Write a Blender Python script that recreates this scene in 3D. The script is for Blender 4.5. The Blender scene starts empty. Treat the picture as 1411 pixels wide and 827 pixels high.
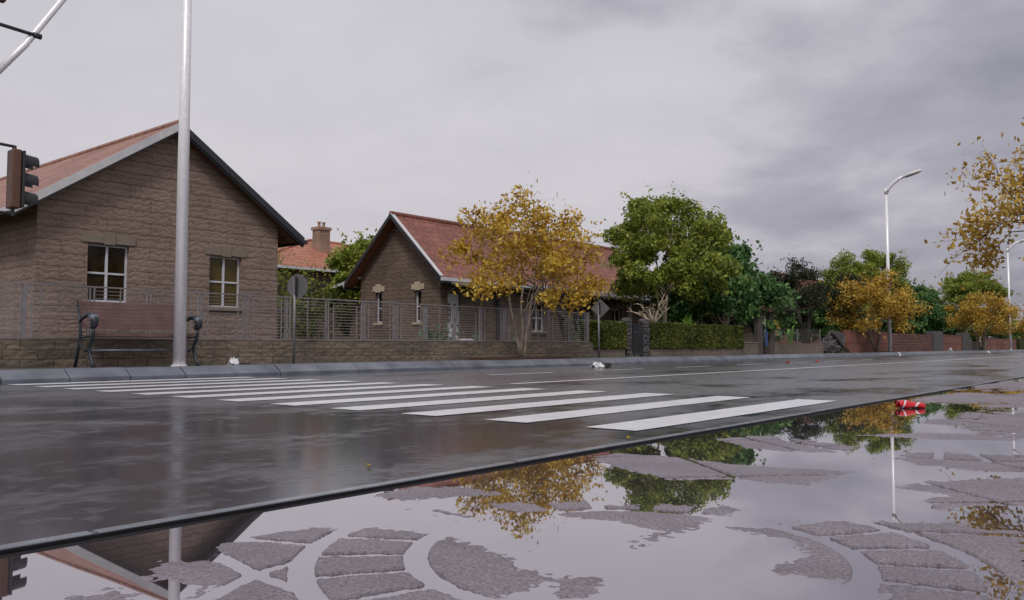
import bpy, math, random
import numpy as np
from mathutils import Vector, Matrix

SC = bpy.context.scene
COL = SC.collection
R = math.radians
random.seed(7)

# ------------------------------------------------------------------ materials
def new_mat(name):
    m = bpy.data.materials.new(name); m.use_nodes = True
    nt = m.node_tree; nt.nodes.clear()
    out = nt.nodes.new('ShaderNodeOutputMaterial')
    b = nt.nodes.new('ShaderNodeBsdfPrincipled')
    nt.links.new(b.outputs[0], out.inputs[0])
    return m, nt, b, out

def N(nt, t, **kw):
    n = nt.nodes.new(t)
    for k, v in kw.items():
        if k.startswith('i_'):
            key = k[2:]
            key = int(key) if key.isdigit() else key.replace('_', ' ')
            n.inputs[key].default_value = v
        else:
            setattr(n, k, v)
    return n

def ramp(nt, fac, stops, interp='LINEAR'):
    r = nt.nodes.new('ShaderNodeValToRGB'); r.color_ramp.interpolation = interp
    e = r.color_ramp.elements
    while len(e) < len(stops): e.new(0.5)
    for el, (p, c) in zip(e, stops):
        el.position = p
        el.color = (c, c, c, 1) if not hasattr(c, '__len__') else (c[0], c[1], c[2], 1)
    nt.links.new(fac, r.inputs[0])
    return r.outputs[0]

def noise(nt, vec, scale, detail=4, rough=.55, dist=0):
    n = N(nt, 'ShaderNodeTexNoise', i_Scale=scale, i_Detail=detail, i_Roughness=rough, i_Distortion=dist)
    nt.links.new(vec, n.inputs['Vector'])
    return n.outputs['Fac']

def coords(nt, scale=(1, 1, 1)):
    tc = N(nt, 'ShaderNodeTexCoord'); mp = N(nt, 'ShaderNodeMapping')
    mp.inputs['Scale'].default_value = scale
    nt.links.new(tc.outputs['Object'], mp.inputs['Vector'])
    return mp.outputs[0]

def bump(nt, b, h, strength, dist):
    bp = N(nt, 'ShaderNodeBump', i_Strength=strength, i_Distance=dist)
    nt.links.new(h, bp.inputs['Height']); nt.links.new(bp.outputs[0], b.inputs['Normal'])
    return bp

def math_n(nt, op, a, b=None, clamp=False):
    m = N(nt, 'ShaderNodeMath', operation=op); m.use_clamp = clamp
    for i, v in enumerate((a, b)):
        if v is None: continue
        if isinstance(v, (int, float)): m.inputs[i].default_value = v
        else: nt.links.new(v, m.inputs[i])
    return m.outputs[0]

def mix_col(nt, fac, a, b, blend='MIX'):
    m = N(nt, 'ShaderNodeMix', data_type='RGBA', blend_type=blend)
    for s, v in ((m.inputs[0], fac), (m.inputs[6], a), (m.inputs[7], b)):
        if isinstance(v, (int, float)): s.default_value = v
        elif isinstance(v, tuple): s.default_value = (*v, 1)
        else: nt.links.new(v, s)
    return m.outputs[2]

def simple(name, c1, c2=None, scale=6, rough=.6, metal=0, bstr=.3, bdist=.005, spec=.5, detail=5):
    m, nt, b, _ = new_mat(name)
    v = coords(nt); n = noise(nt, v, scale, detail)
    nt.links.new(ramp(nt, n, [(.3, c1), (.7, c2 or c1)]), b.inputs['Base Color'])
    n2 = noise(nt, v, scale * 4, detail)
    nt.links.new(ramp(nt, n2, [(.3, max(0, rough - .1)), (.7, min(1, rough + .12))]), b.inputs['Roughness'])
    b.inputs['Metallic'].default_value = metal
    b.inputs['Specular IOR Level'].default_value = spec
    if bstr: bump(nt, b, n2, bstr, bdist)
    return m

def wall_vec(nt):
    tc = N(nt, 'ShaderNodeTexCoord'); s = N(nt, 'ShaderNodeSeparateXYZ'); c = N(nt, 'ShaderNodeCombineXYZ')
    nt.links.new(tc.outputs['Object'], s.inputs[0])
    nt.links.new(math_n(nt, 'ADD', s.outputs[0], s.outputs[1]), c.inputs[0])
    nt.links.new(s.outputs[2], c.inputs[1])
    return c.outputs[0], tc.outputs['Object']

def blockwork(name, c1, c2, mortar, bw, bh, relief=.5, mort=.012, rough=.85, wear=.5, msm=.1):
    """stone or brick courses with a carved relief on each block"""
    m, nt, b, _ = new_mat(name)
    v, obj = wall_vec(nt)
    wn = N(nt, 'ShaderNodeTexNoise', i_Scale=2.2, i_Detail=2.0); nt.links.new(v, wn.inputs['Vector'])
    va = N(nt, 'ShaderNodeVectorMath', operation='MULTIPLY_ADD')
    nt.links.new(wn.outputs['Color'], va.inputs[0]); va.inputs[1].default_value = (.03, .03, 0); nt.links.new(v, va.inputs[2])
    br = N(nt, 'ShaderNodeTexBrick', i_Scale=1.0)
    br.inputs['Brick Width'].default_value = bw; br.inputs['Row Height'].default_value = bh
    br.inputs['Mortar Size'].default_value = mort; br.inputs['Mortar Smooth'].default_value = msm
    br.inputs['Color1'].default_value = (*c1, 1); br.inputs['Color2'].default_value = (*c2, 1)
    br.inputs['Mortar'].default_value = (*mortar, 1)
    nt.links.new(va.outputs[0], br.inputs['Vector'])
    w = noise(nt, obj, .9, 6, .6)
    wr = ramp(nt, w, [(.32, (1 - wear * .55,) * 3), (.68, (1.15, 1.12, 1.08))])
    c = mix_col(nt, 1.0, br.outputs['Color'], wr, 'MULTIPLY')
    fine = noise(nt, v, 26, 6, .7)
    c = mix_col(nt, 1.0, c, ramp(nt, fine, [(.3, .72), (.7, 1.2)]), 'MULTIPLY')
    vo = N(nt, 'ShaderNodeTexVoronoi', feature='F1', i_Scale=9.0)
    nt.links.new(va.outputs[0], vo.inputs['Vector'])
    wv = N(nt, 'ShaderNodeTexWave', wave_type='BANDS', bands_direction='Y', i_Scale=2.1, i_Distortion=7.0, i_Detail=3.0)
    wv.inputs['Detail Scale'].default_value = 2.4
    nt.links.new(v, wv.inputs['Vector'])
    carve = math_n(nt, 'MULTIPLY', math_n(nt, 'ADD', vo.outputs['Distance'], wv.outputs['Fac']), relief)
    # darker in the hollows of the carving
    c = mix_col(nt, 1.0, c, ramp(nt, wv.outputs['Fac'], [(.05, .74), (.35, 1.0)]), 'MULTIPLY') if relief > .3 else c
    h = math_n(nt, 'SUBTRACT', math_n(nt, 'ADD', carve, math_n(nt, 'MULTIPLY', fine, .4)), math_n(nt, 'MULTIPLY', br.outputs['Fac'], 1.4))
    nt.links.new(c, b.inputs['Base Color'])
    b.inputs['Roughness'].default_value = rough
    bump(nt, b, h, .8, .02)
    return m

def tile_roof(name, axis, c1, c2):
    """clay tiles: courses down the slope, rolls along the ridge; axis = ridge direction"""
    m, nt, b, _ = new_mat(name)
    tc = N(nt, 'ShaderNodeTexCoord'); s = N(nt, 'ShaderNodeSeparateXYZ'); nt.links.new(tc.outputs['Object'], s.inputs[0])
    along = s.outputs[0 if axis == 'X' else 1]
    def saw(val, f):
        return math_n(nt, 'FRACT', math_n(nt, 'MULTIPLY', val, f))
    roll = math_n(nt, 'SINE', math_n(nt, 'MULTIPLY', along, 2 * math.pi / .22))
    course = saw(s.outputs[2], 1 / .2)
    h = math_n(nt, 'SUBTRACT', math_n(nt, 'MULTIPLY', roll, .5), course)
    n = noise(nt, tc.outputs['Object'], .8, 8, .65)
    n2 = noise(nt, tc.outputs['Object'], 7, 5, .7)
    c = ramp(nt, n, [(.3, c1), (.7, c2)])
    c = mix_col(nt, 1.0, c, ramp(nt, n2, [(.28, .45), (.5, 1.0), (.75, 1.5)]), 'MULTIPLY')
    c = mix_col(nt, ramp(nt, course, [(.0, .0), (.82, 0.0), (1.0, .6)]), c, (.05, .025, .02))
    nt.links.new(c, b.inputs['Base Color'])
    b.inputs['Roughness'].default_value = .62
    bump(nt, b, h, .6, .025)
    return m

def leafy(name, stops, trans=.3, spec=.3):
    m = bpy.data.materials.new(name); m.use_nodes = True
    nt = m.node_tree; nt.nodes.clear()
    out = nt.nodes.new('ShaderNodeOutputMaterial')
    b = nt.nodes.new('ShaderNodeBsdfPrincipled'); t = nt.nodes.new('ShaderNodeBsdfTranslucent'); mx = nt.nodes.new('ShaderNodeMixShader')
    g = nt.nodes.new('ShaderNodeNewGeometry')
    tc = N(nt, 'ShaderNodeTexCoord')
    n = noise(nt, tc.outputs['Object'], 1.6, 3)
    f = math_n(nt, 'ADD', math_n(nt, 'MULTIPLY', g.outputs['Random Per Island'], .6), math_n(nt, 'MULTIPLY', math_n(nt, 'SUBTRACT', n, .5), 1.3))
    f = math_n(nt, 'ADD', f, .2)
    c = ramp(nt, f, stops)
    nt.links.new(c, b.inputs['Base Color']); nt.links.new(c, t.inputs[0])
    b.inputs['Roughness'].default_value = .5; b.inputs['Specular IOR Level'].default_value = spec
    mx.inputs[0].default_value = trans
    nt.links.new(b.outputs[0], mx.inputs[1]); nt.links.new(t.outputs[0], mx.inputs[2]); nt.links.new(mx.outputs[0], out.inputs[0])
    return m

M = {}
M['wall1'] = blockwork('carved_stone_wall', (.275, .200, .170), (.245, .178, .152), (.19, .138, .118), 1.05, .30, relief=.40, mort=.010, wear=.3, msm=.4)
M['wall2'] = blockwork('dark_stone_wall', (.175, .125, .100), (.155, .112, .090), (.115, .082, .066), .8, .28, relief=.45, mort=.009, msm=.4)
M['fence_stone'] = blockwork('low_wall_stone', (.235, .185, .140), (.165, .135, .110), (.115, .094, .078), .42, .125, relief=.5, mort=.008, msm=.5)
M['plain_stone'] = blockwork('plain_low_wall', (.175, .140, .120), (.155, .125, .105), (.10, .08, .07), .5, .3, relief=.25, mort=.004)
M['redwall'] = blockwork('red_wall_render', (.21, .085, .062), (.19, .078, .058), (.09, .04, .03), 1.9, .42, relief=.12, mort=.012)
M['redbrick'] = blockwork('red_patterned_brick', (.23, .09, .065), (.13, .055, .045), (.05, .03, .03), .26, .12, relief=.6, mort=.016)
M['dark_stone'] = simple('dark_rough_stone', (.045, .042, .045), (.11, .10, .10), 5, .75, bstr=.8, bdist=.02)
M['brown_dark'] = simple('dark_brown_stone', (.05, .042, .038), (.085, .070, .062), 6, .8, bstr=.5)
M['lintel'] = simple('sandstone', (.185, .152, .125), (.225, .188, .155), 9, .8, bstr=.4)
M['cream'] = simple('cream_sandstone', (.40, .33, .24), (.48, .40, .30), 9, .8, bstr=.4)
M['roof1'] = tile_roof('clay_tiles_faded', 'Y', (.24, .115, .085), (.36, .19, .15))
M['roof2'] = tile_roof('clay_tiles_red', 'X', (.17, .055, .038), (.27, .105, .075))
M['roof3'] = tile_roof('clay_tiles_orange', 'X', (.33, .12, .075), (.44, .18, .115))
M['white_board'] = simple('white_painted_board', (.50, .50, .53), (.62, .62, .64), 4, .5, bstr=.1)
M['window_paint'] = simple('window_frame_paint', (.52, .53, .60), (.62, .62, .68), 6, .4, bstr=.05)
M['dark_board'] = simple('dark_gutter_board', (.012, .013, .018), (.022, .022, .028), 5, .35, bstr=.1)
M['soffit'] = simple('brown_soffit_boards', (.16, .06, .035), (.22, .085, .05), 6, .7, bstr=.2)
M['door'] = simple('white_door_paint', (.50, .50, .54), (.58, .58, .62), 6, .4, bstr=.05)
M['dark_wood'] = simple('dark_wood', (.03, .022, .02), (.06, .042, .035), 7, .6)
M['glass_dark'] = simple('dark_window_glass', (.010, .006, .003), (.040, .026, .010), 5, .08, bstr=0, spec=.14)
M['glass_amber'] = simple('amber_window_glass', (.045, .030, .006), (.11, .075, .012), 14, .3, bstr=.1, spec=.3)
M['fence_metal'] = simple('grey_fence_metal', (.19, .175, .18), (.29, .265, .27), 14, .45, metal=.35, bstr=.1)
M['galv'] = simple('galvanised_pole', (.80, .79, .82), (.95, .94, .97), 26, .36, metal=.2, bstr=.25, bdist=.002)
M['iron'] = simple('blue_black_cast_iron', (.020, .026, .036), (.035, .043, .056), 9, .38, metal=.3, bstr=.3)
M['iron_worn'] = simple('worn_iron', (.10, .12, .15), (.19, .21, .25), 9, .4, metal=.4, bstr=.3)
M['bench_wood'] = simple('red_brown_wood', (.10, .052, .046), (.16, .088, .078), 5, .5, bstr=.3)
M['sign_back'] = simple('grey_sign_back', (.12, .115, .12), (.16, .155, .16), 8, .5, metal=.3, bstr=.1)
M['sign_post'] = simple('sign_post_metal', (.16, .155, .16), (.26, .25, .26), 12, .5, metal=.4, bstr=.1)
M['signal_case'] = simple('brown_signal_case', (.085, .038, .022), (.12, .055, .034), 7, .5, bstr=.1)
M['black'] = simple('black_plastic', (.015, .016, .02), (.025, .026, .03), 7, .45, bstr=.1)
M['red_lens'] = simple('red_lens', (.3, .02, .015), (.35, .03, .02), 20, .2, bstr=.1)
M['amber_lens'] = simple('amber_lens', (.35, .16, .02), (.4, .19, .03), 20, .2, bstr=.1)
M['green_lens'] = simple('green_lens', (.02, .2, .12), (.03, .24, .14), 20, .2, bstr=.1)
M['bark_pale'] = simple('pale_bark', (.30, .24, .17), (.46, .38, .28), 12, .85, bstr=.6)
M['bark_grey'] = simple('grey_brown_bark', (.13, .105, .085), (.25, .20, .16), 12, .85, bstr=.6)
M['bark_dark'] = simple('dark_bark', (.022, .019, .018), (.05, .043, .03), 12, .85, bstr=.6)
M['rust'] = simple('rusty_edging', (.05, .022, .018), (.09, .04, .03), 12, .7)
M['soil'] = simple('garden_soil', (.045, .038, .028), (.07, .075, .035), 2.5, .95, bstr=.8, bdist=.03)
M['paper'] = simple('white_litter', (.62, .62, .66), (.78, .78, .82), 10, .6, bstr=.3)
M['blue'] = simple('blue_paint', (.012, .05, .22), (.02, .07, .30), 6, .4, bstr=.1)
M['terrain'] = simple('far_terrain', (.05, .06, .03), (.08, .085, .05), .2, .95, bstr=.3)
M['white_stone'] = simple('pale_garden_boulder', (.38, .37, .39), (.52, .50, .52), 5, .7, bstr=.5, bdist=.01)
M['chimney'] = blockwork('chimney_brick', (.42, .28, .21), (.36, .24, .18), (.28, .20, .16), .24, .09, relief=.2, mort=.012)

M['leaf_yellow'] = leafy('autumn_yellow_leaves', [(0, (.16, .085, .008)), (.3, (.42, .25, .022)), (.6, (.66, .44, .06)), (1, (.80, .64, .18))], .32)
M['leaf_orange'] = leafy('autumn_orange_leaves', [(0, (.17, .095, .014)), (.35, (.42, .26, .035)), (.7, (.62, .42, .075)), (1, (.68, .55, .16))], .3)
M['leaf_olive'] = leafy('olive_green_leaves', [(0, (.055, .075, .012)), (.35, (.165, .215, .03)), (.65, (.30, .37, .06)), (1, (.50, .48, .10))], .3)
M['leaf_green'] = leafy('deep_green_leaves', [(0, (.020, .055, .018)), (.4, (.062, .145, .042)), (.7, (.13, .25, .075)), (1, (.24, .38, .13))], .28)
M['leaf_bright'] = leafy('bright_green_leaves', [(0, (.06, .09, .012)), (.4, (.18, .25, .03)), (.7, (.36, .41, .07)), (1, (.50, .50, .12))], .35)
M['leaf_gold'] = leafy('pale_gold_leaves', [(0, (.22, .12, .015)), (.35, (.46, .28, .04)), (.7, (.66, .46, .10)), (1, (.74, .60, .22))], .3)
M['leaf_dark'] = leafy('dark_conifer_leaves', [(0, (.008, .014, .006)), (.5, (.022, .032, .012)), (.85, (.06, .065, .028)), (1, (.13, .12, .05))], .15)
M['leaf_hedge'] = leafy('hedge_leaves', [(0, (.030, .045, .010)), (.4, (.075, .105, .018)), (.7, (.13, .155, .028)), (1, (.22, .18, .05))], .2)
M['hedge_core'] = simple('hedge_twigs', (.018, .025, .008), (.03, .035, .012), 8, .95)
M['leaf_blade'] = leafy('blade_leaves', [(0, (.06, .16, .02)), (.6, (.16, .34, .05)), (1, (.25, .45, .08))], .35)
M['leaf_plant'] = leafy('glaucous_leaves', [(0, (.03, .09, .04)), (.5, (.08, .18, .09)), (1, (.22, .34, .22))], .25)

def mat_road():
    m, nt, b, _ = new_mat('wet_asphalt')
    tc = N(nt, 'ShaderNodeTexCoord'); obj = tc.outputs['Object']
    s = N(nt, 'ShaderNodeSeparateXYZ'); nt.links.new(obj, s.inputs[0])
    mp = N(nt, 'ShaderNodeMapping'); mp.inputs['Scale'].default_value = (.42, .8, 1); nt.links.new(obj, mp.inputs['Vector'])
    big = noise(nt, mp.outputs[0], 1.0, 5, .6, .4)
    grain = noise(nt, obj, 160, 3, .8)
    mid = noise(nt, obj, 11, 5, .65)
    # standing water gathers along the near gutter and in broad shallow dips
    gut = N(nt, 'ShaderNodeMapRange'); nt.links.new(s.outputs[1], gut.inputs[0])
    gut.inputs[1].default_value = 1.6; gut.inputs[2].default_value = 5.4; gut.inputs[3].default_value = .13; gut.inputs[4].default_value = -.02
    gx = N(nt, 'ShaderNodeMapRange'); nt.links.new(s.outputs[0], gx.inputs[0])
    gx.inputs[1].default_value = 2.6; gx.inputs[2].default_value = 4.4; gx.inputs[3].default_value = .11; gx.inputs[4].default_value = -.085
    wet0 = math_n(nt, 'ADD', math_n(nt, 'ADD', big, math_n(nt, 'ADD', gx.outputs[0], gut.outputs[0])), math_n(nt, 'MULTIPLY', math_n(nt, 'SUBTRACT', math_n(nt, 'MULTIPLY', math_n(nt, 'ADD', mid, noise(nt, obj, 2.6, 4, .6)), .5), .5), .85))
    wet = ramp(nt, wet0, [(.46, 0.0), (.50, .35), (.56, .75), (.66, 1.0)])
    base = mix_col(nt, grain, (.042, .043, .050), (.118, .119, .136))
    base = mix_col(nt, 1.0, base, ramp(nt, mid, [(.3, .8), (.7, 1.15)]), 'MULTIPLY')
    base = mix_col(nt, wet, base, mix_col(nt, grain, (.028, .031, .042), (.062, .068, .088)))
    nt.links.new(base, b.inputs['Base Color'])
    nt.links.new(mix_col(nt, wet, ramp(nt, mid, [(.3, .17), (.7, .30)]), ramp(nt, mid, [(.35, .07), (.7, .12)])), b.inputs['Roughness'])
    nt.links.new(ramp(nt, wet, [(0, .0), (1, .0)]), b.inputs['Metallic'])
    nt.links.new(ramp(nt, wet, [(0, 1.0), (1, .75)]), b.inputs['IOR'])
    iorm = math_n(nt, 'SUBTRACT', 1.95, math_n(nt, 'MULTIPLY', wet, .5)); nt.links.new(iorm, b.inputs['IOR'])
    nt.links.new(ramp(nt, wet, [(0, .95), (1, .55)]), b.inputs['Specular IOR Level'])
    inv = math_n(nt, 'SUBTRACT', 1.07, wet)
    hg = math_n(nt, 'MULTIPLY', math_n(nt, 'ADD', grain, math_n(nt, 'MULTIPLY', mid, .8)), inv)
    bump(nt, b, hg, .60, .004)
    return m
M['road'] = mat_road()

def mat_paint():
    m, nt, b, _ = new_mat('white_road_paint')
    v = coords(nt)
    g = noise(nt, v, 150, 3, .8); w = noise(nt, v, 6, 6, .7)
    w2 = noise(nt, v, 38, 5, .75)
    c = mix_col(nt, ramp(nt, w, [(.34, 0), (.75, .55)]), (.80, .80, .84), (.40, .40, .43))
    c = mix_col(nt, ramp(nt, w2, [(.27, .9), (.36, 0)]), c, (.16, .16, .17))
    c = mix_col(nt, ramp(nt, g, [(.28, .9), (.38, 0)]), c, (.12, .12, .13))
    nt.links.new(c, b.inputs['Base Color']); b.inputs['Roughness'].default_value = .3
    bump(nt, b, g, .4, .003)
    return m
M['paint'] = mat_paint()

def mat_paving():
    m, nt, b, _ = new_mat('wet_rough_paving')
    v = coords(nt)
    n = noise(nt, v, 5, 5); g = noise(nt, v, 190, 4, .8); g2 = noise(nt, v, 60, 4, .7)
    c = ramp(nt, n, [(.3, (.18, .152, .180)), (.7, (.26, .220, .255))])
    c = mix_col(nt, 1.0, c, ramp(nt, g, [(.3, .35), (.7, 1.75)]), 'MULTIPLY')
    nt.links.new(c, b.inputs['Base Color'])
    nt.links.new(ramp(nt, g2, [(.3, .34), (.7, .60)]), b.inputs['Roughness'])
    b.inputs['Specular IOR Level'].default_value = .8
    bump(nt, b, math_n(nt, 'ADD', g, g2), .9, .006)
    return m
M['paving'] = mat_paving()

def mat_water():
    m, nt, b, _ = new_mat('still_puddle_water')
    v = coords(nt)
    n = noise(nt, v, 2.2, 2, .5)
    b.inputs['Base Color'].default_value = (.455, .42, .46, 1)
    b.inputs['Metallic'].default_value = .93
    b.inputs['Roughness'].default_value = .012
    bump(nt, b, n, .03, .006)
    return m
M['water'] = mat_water()
M['kerb'] = simple('wet_blue_grey_kerb', (.065, .075, .10), (.17, .185, .22), 2.6, .36, bstr=.5, bdist=.004, spec=.6)
M['kerb_back_shade'] = simple('black_wet_kerb_shade', (.004, .004, .006), (.010, .010, .013), 8, .5, spec=.2)  # near-black colour painted for the wet, shaded back face of the kerb
M['kerb_near'] = simple('wet_near_kerb', (.12, .135, .165), (.19, .205, .24), 8, .2, bstr=.35, bdist=.003, spec=.9)
M['pave_far'] = simple('far_paving', (.09, .085, .085), (.14, .13, .13), 4, .45, bstr=.4)

# ------------------------------------------------------------------ geometry
class MB:
    """collects shapes in world coordinates, then links them as one mesh"""
    def __init__(s): s.v = []; s.f = []
    def add(s, vs, fs):
        o = len(s.v); s.v += [tuple(p) for p in vs]; s.f += [tuple(i + o for i in f) for f in fs]; return s
    def box(s, x0, x1, y0, y1, z0, z1):
        return s.add([(x0,y0,z0),(x1,y0,z0),(x1,y1,z0),(x0,y1,z0),(x0,y0,z1),(x1,y0,z1),(x1,y1,z1),(x0,y1,z1)],
                     [(0,3,2,1),(4,5,6,7),(0,1,5,4),(1,2,6,5),(2,3,7,6),(3,0,4,7)])
    def quad(s, *p): return s.add(p, [tuple(range(len(p)))])
    def tube(s, pts, rads, n=8, cap=True):
        pts = [Vector(p) for p in pts]
        if not hasattr(rads, '__len__'): rads = [rads] * len(pts)
        vs = []; fs = []; prev = None
        for i, p in enumerate(pts):
            a = pts[max(0, i - 1)]; c = pts[min(len(pts) - 1, i + 1)]
            t = (c - a).normalized()
            if prev is None:
                prev = t.orthogonal().normalized()
            prev = (prev - t * prev.dot(t)).normalized(); q = t.cross(prev)
            for k in range(n):
                an = 2 * math.pi * k / n
                vs.append(p + (prev * math.cos(an) + q * math.sin(an)) * rads[i])
            if i:
                for k in range(n):
                    fs.append(((i-1)*n+k, (i-1)*n+(k+1)%n, i*n+(k+1)%n, i*n+k))
        if cap: fs.append(tuple(range(n))[::-1]); fs.append(tuple((len(pts)-1)*n+k for k in range(n)))
        return s.add(vs, fs)
    def prism(s, poly, d):
        """extrude a polygon of 3-D points by vector d"""
        d = Vector(d); a = [Vector(p) for p in poly]; n = len(a)
        return s.add(a + [p + d for p in a], [tuple(range(n))[::-1], tuple(range(n, 2*n))] + [(i, (i+1)%n, n+(i+1)%n, n+i) for i in range(n)])
    def rock(s, c, r, seed, rough=.22, nu=10, nv=7):
        rnd = random.Random(seed); vs = []; fs = []
        for j in range(nv + 1):
            ph = math.pi * j / nv
            for i in range(nu):
                th = 2 * math.pi * i / nu
                k = 1 + rnd.uniform(-rough, rough) if 0 < j < nv else 1
                vx, vy, vz = math.sin(ph)*math.cos(th), math.sin(ph)*math.sin(th), math.cos(ph)
                bx = lambda t: math.copysign(abs(t) ** .6, t)
                vs.append((c[0]+r[0]*bx(vx)*k, c[1]+r[1]*bx(vy)*k, c[2]+r[2]*bx(vz)*k))
        for j in range(nv):
            for i in range(nu):
                fs.append((j*nu+i, (j+1)*nu+i, (j+1)*nu+(i+1)%nu, j*nu+(i+1)%nu))
        return s.add(vs, fs)
    def build(s, name, mat, parent=None, smooth=False, bevel=0):
        me = bpy.data.meshes.new(name)
        off = Vector((0, 0, 0))
        if parent is not None:
            off = parent.get('_w', None); off = Vector(off) if off is not None else Vector((0, 0, 0))
        me.from_pydata([(v[0]-off.x, v[1]-off.y, v[2]-off.z) for v in s.v], [], s.f)
        me.materials.append(mat if not isinstance(mat, str) else M[mat])
        me.validate(); me.update()
        if smooth: me.polygons.foreach_set('use_smooth', [True] * len(me.polygons))
        o = bpy.data.objects.new(name, me); COL.objects.link(o)
        if parent is not None: o.parent = parent; o['_w'] = tuple(off)
        else: o['_w'] = (0., 0., 0.)
        if bevel:
            md = o.modifiers.new('bevel', 'BEVEL'); md.width = bevel; md.segments = 2; md.limit_method = 'ANGLE'
        return o

def thing(name, loc, label, cat, group=None):
    o = bpy.data.objects.new(name, None); COL.objects.link(o); o.location = loc; o['_w'] = tuple(map(float, loc))
    o.empty_display_size = .1
    o['label'] = label; o['category'] = cat
    if group: o['group'] = group
    return o
def tag(o, label, cat, group=None):
    o['label'] = label; o['category'] = cat
    if group: o['group'] = group
    return o
def kids(o): return [c for c in bpy.data.objects if c.parent == o]
def struct(name, mb, mat, **k):
    o = mb.build(name, mat, **k); o['kind'] = 'structure'; return o
def copy_tree(o, parent=None):
    c = o.copy(); COL.objects.link(c)
    if parent is not None: c.parent = parent
    for ch in kids(o): copy_tree(ch, c)
    return c
def place(src, loc, rz=0, scale=1, label=None, group=None):
    c = copy_tree(src); c.location = loc; c.rotation_euler = (0, 0, rz)
    c.scale = (scale,) * 3 if not hasattr(scale, '__len__') else scale
    if label: c['label'] = label
    if group: c['group'] = group
    return c

# ------------------------------------------------------------------ the setting
ZP = .15                       # level of both pavements above the carriageway
road = MB()
road.box(-60, 420, 1.29, 10.44, -.6, 0); struct('road', road, 'road')
terr = MB(); terr.quad((-700, -700, -.02), (1500, -700, -.02), (1500, 900, -.02), (-700, 900, -.02))
# the terrain is cut around the road and pavements, so it only starts beyond them
terr = MB()
for x0, x1, y0, y1 in ((-900, 1500, -900, -5), (-900, 1500, 60, 1200), (-900, -60, -5, 60), (420, 1500, -5, 60)):
    terr.quad((x0, y0, .10), (x1, y0, .10), (x1, y1, .10), (x0, y1, .10))
struct('terrain', terr, 'terrain')
g = MB(); g.box(-60, 420, 11.95, 60, -.3, .145); struct('garden_ground', g, 'soil')
p = MB(); p.box(-60, 420, 10.72, 11.95, -.3, ZP); struct('far_pavement', p, 'pave_far')
# far kerb: separate blocks with a sloped face, all one kerb
k = MB(); x = -20.0; rk = random.Random(3)
while x < 200:
    L = .74; dz = rk.uniform(-.004, .004); dy = rk.uniform(-.006, .006)
    g0 = .006
    prof = [(10.43+dy, -.1), (10.43+dy, .055+dz), (10.47+dy, .075+dz), (10.60+dy, ZP+.008+dz), (10.735, ZP+.008+dz), (10.735, -.1)]
    k.prism([(x+g0, a, b) for a, b in prof], (L-2*g0, 0, 0)); x += L
struct('far_kerb', k, 'kerb', bevel=.006)
k = MB(); k.box(200, 420, 10.44, 10.73, -.1, ZP); struct('far_kerb_distant', k, 'kerb')

# painted markings, thin sheets on the carriageway
def stripe(mb, x0, x1, y0, y1, z=.004, seed=0):
    r_ = random.Random(seed); n = 14; top = []; bot = []
    for i in range(n + 1):
        t = x0 + (x1 - x0) * i / n
        top.append((t, y1 + r_.uniform(-.004, .004), z)); bot.append((t, y0 + r_.uniform(-.004, .004), z))
    mb.add(bot + top, [(i, i+1, n+2+i, n+1+i) for i in range(n)])
cw = MB()
for i in range(12):
    yc = 2.385 + .708 * i
    stripe(cw, 3.70, 6.72, yc - .155, yc + .155, seed=i)
struct('crosswalk_markings', cw, 'paint')
ln = MB(); stripe(ln, 7.4, 300, 6.02, 6.14, seed=50)
for i in range(30):
    x0 = 9.45 + 2.85 * i; stripe(ln, x0, x0 + 1.55, 8.14, 8.25, seed=60+i)
struct('lane_markings', ln, 'paint')

# ---- near pavement: relief paving with a rosette, partly under water
def vnoise(x, y, f, seed):
    rs = np.random.RandomState(seed); G = rs.rand(256, 256)
    X = x * f; Y = y * f; xi = np.floor(X).astype(int); yi = np.floor(Y).astype(int); fx = X - xi; fy = Y - yi
    fx = fx*fx*(3-2*fx); fy = fy*fy*(3-2*fy)
    a = G[xi & 255, yi & 255]; b = G[(xi+1) & 255, yi & 255]; c = G[xi & 255, (yi+1) & 255]; d = G[(xi+1) & 255, (yi+1) & 255]
    return (a*(1-fx)+b*fx)*(1-fy) + (c*(1-fx)+d*fx)*fy
def fbm(x, y, f, seed, o=4):
    s = 0; a = .5; t = 0
    for i in range(o): s = s + a*vnoise(x+17.3*i, y+9.1*i, f*2**i, seed+i); t += a; a *= .5
    return s / t
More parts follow.
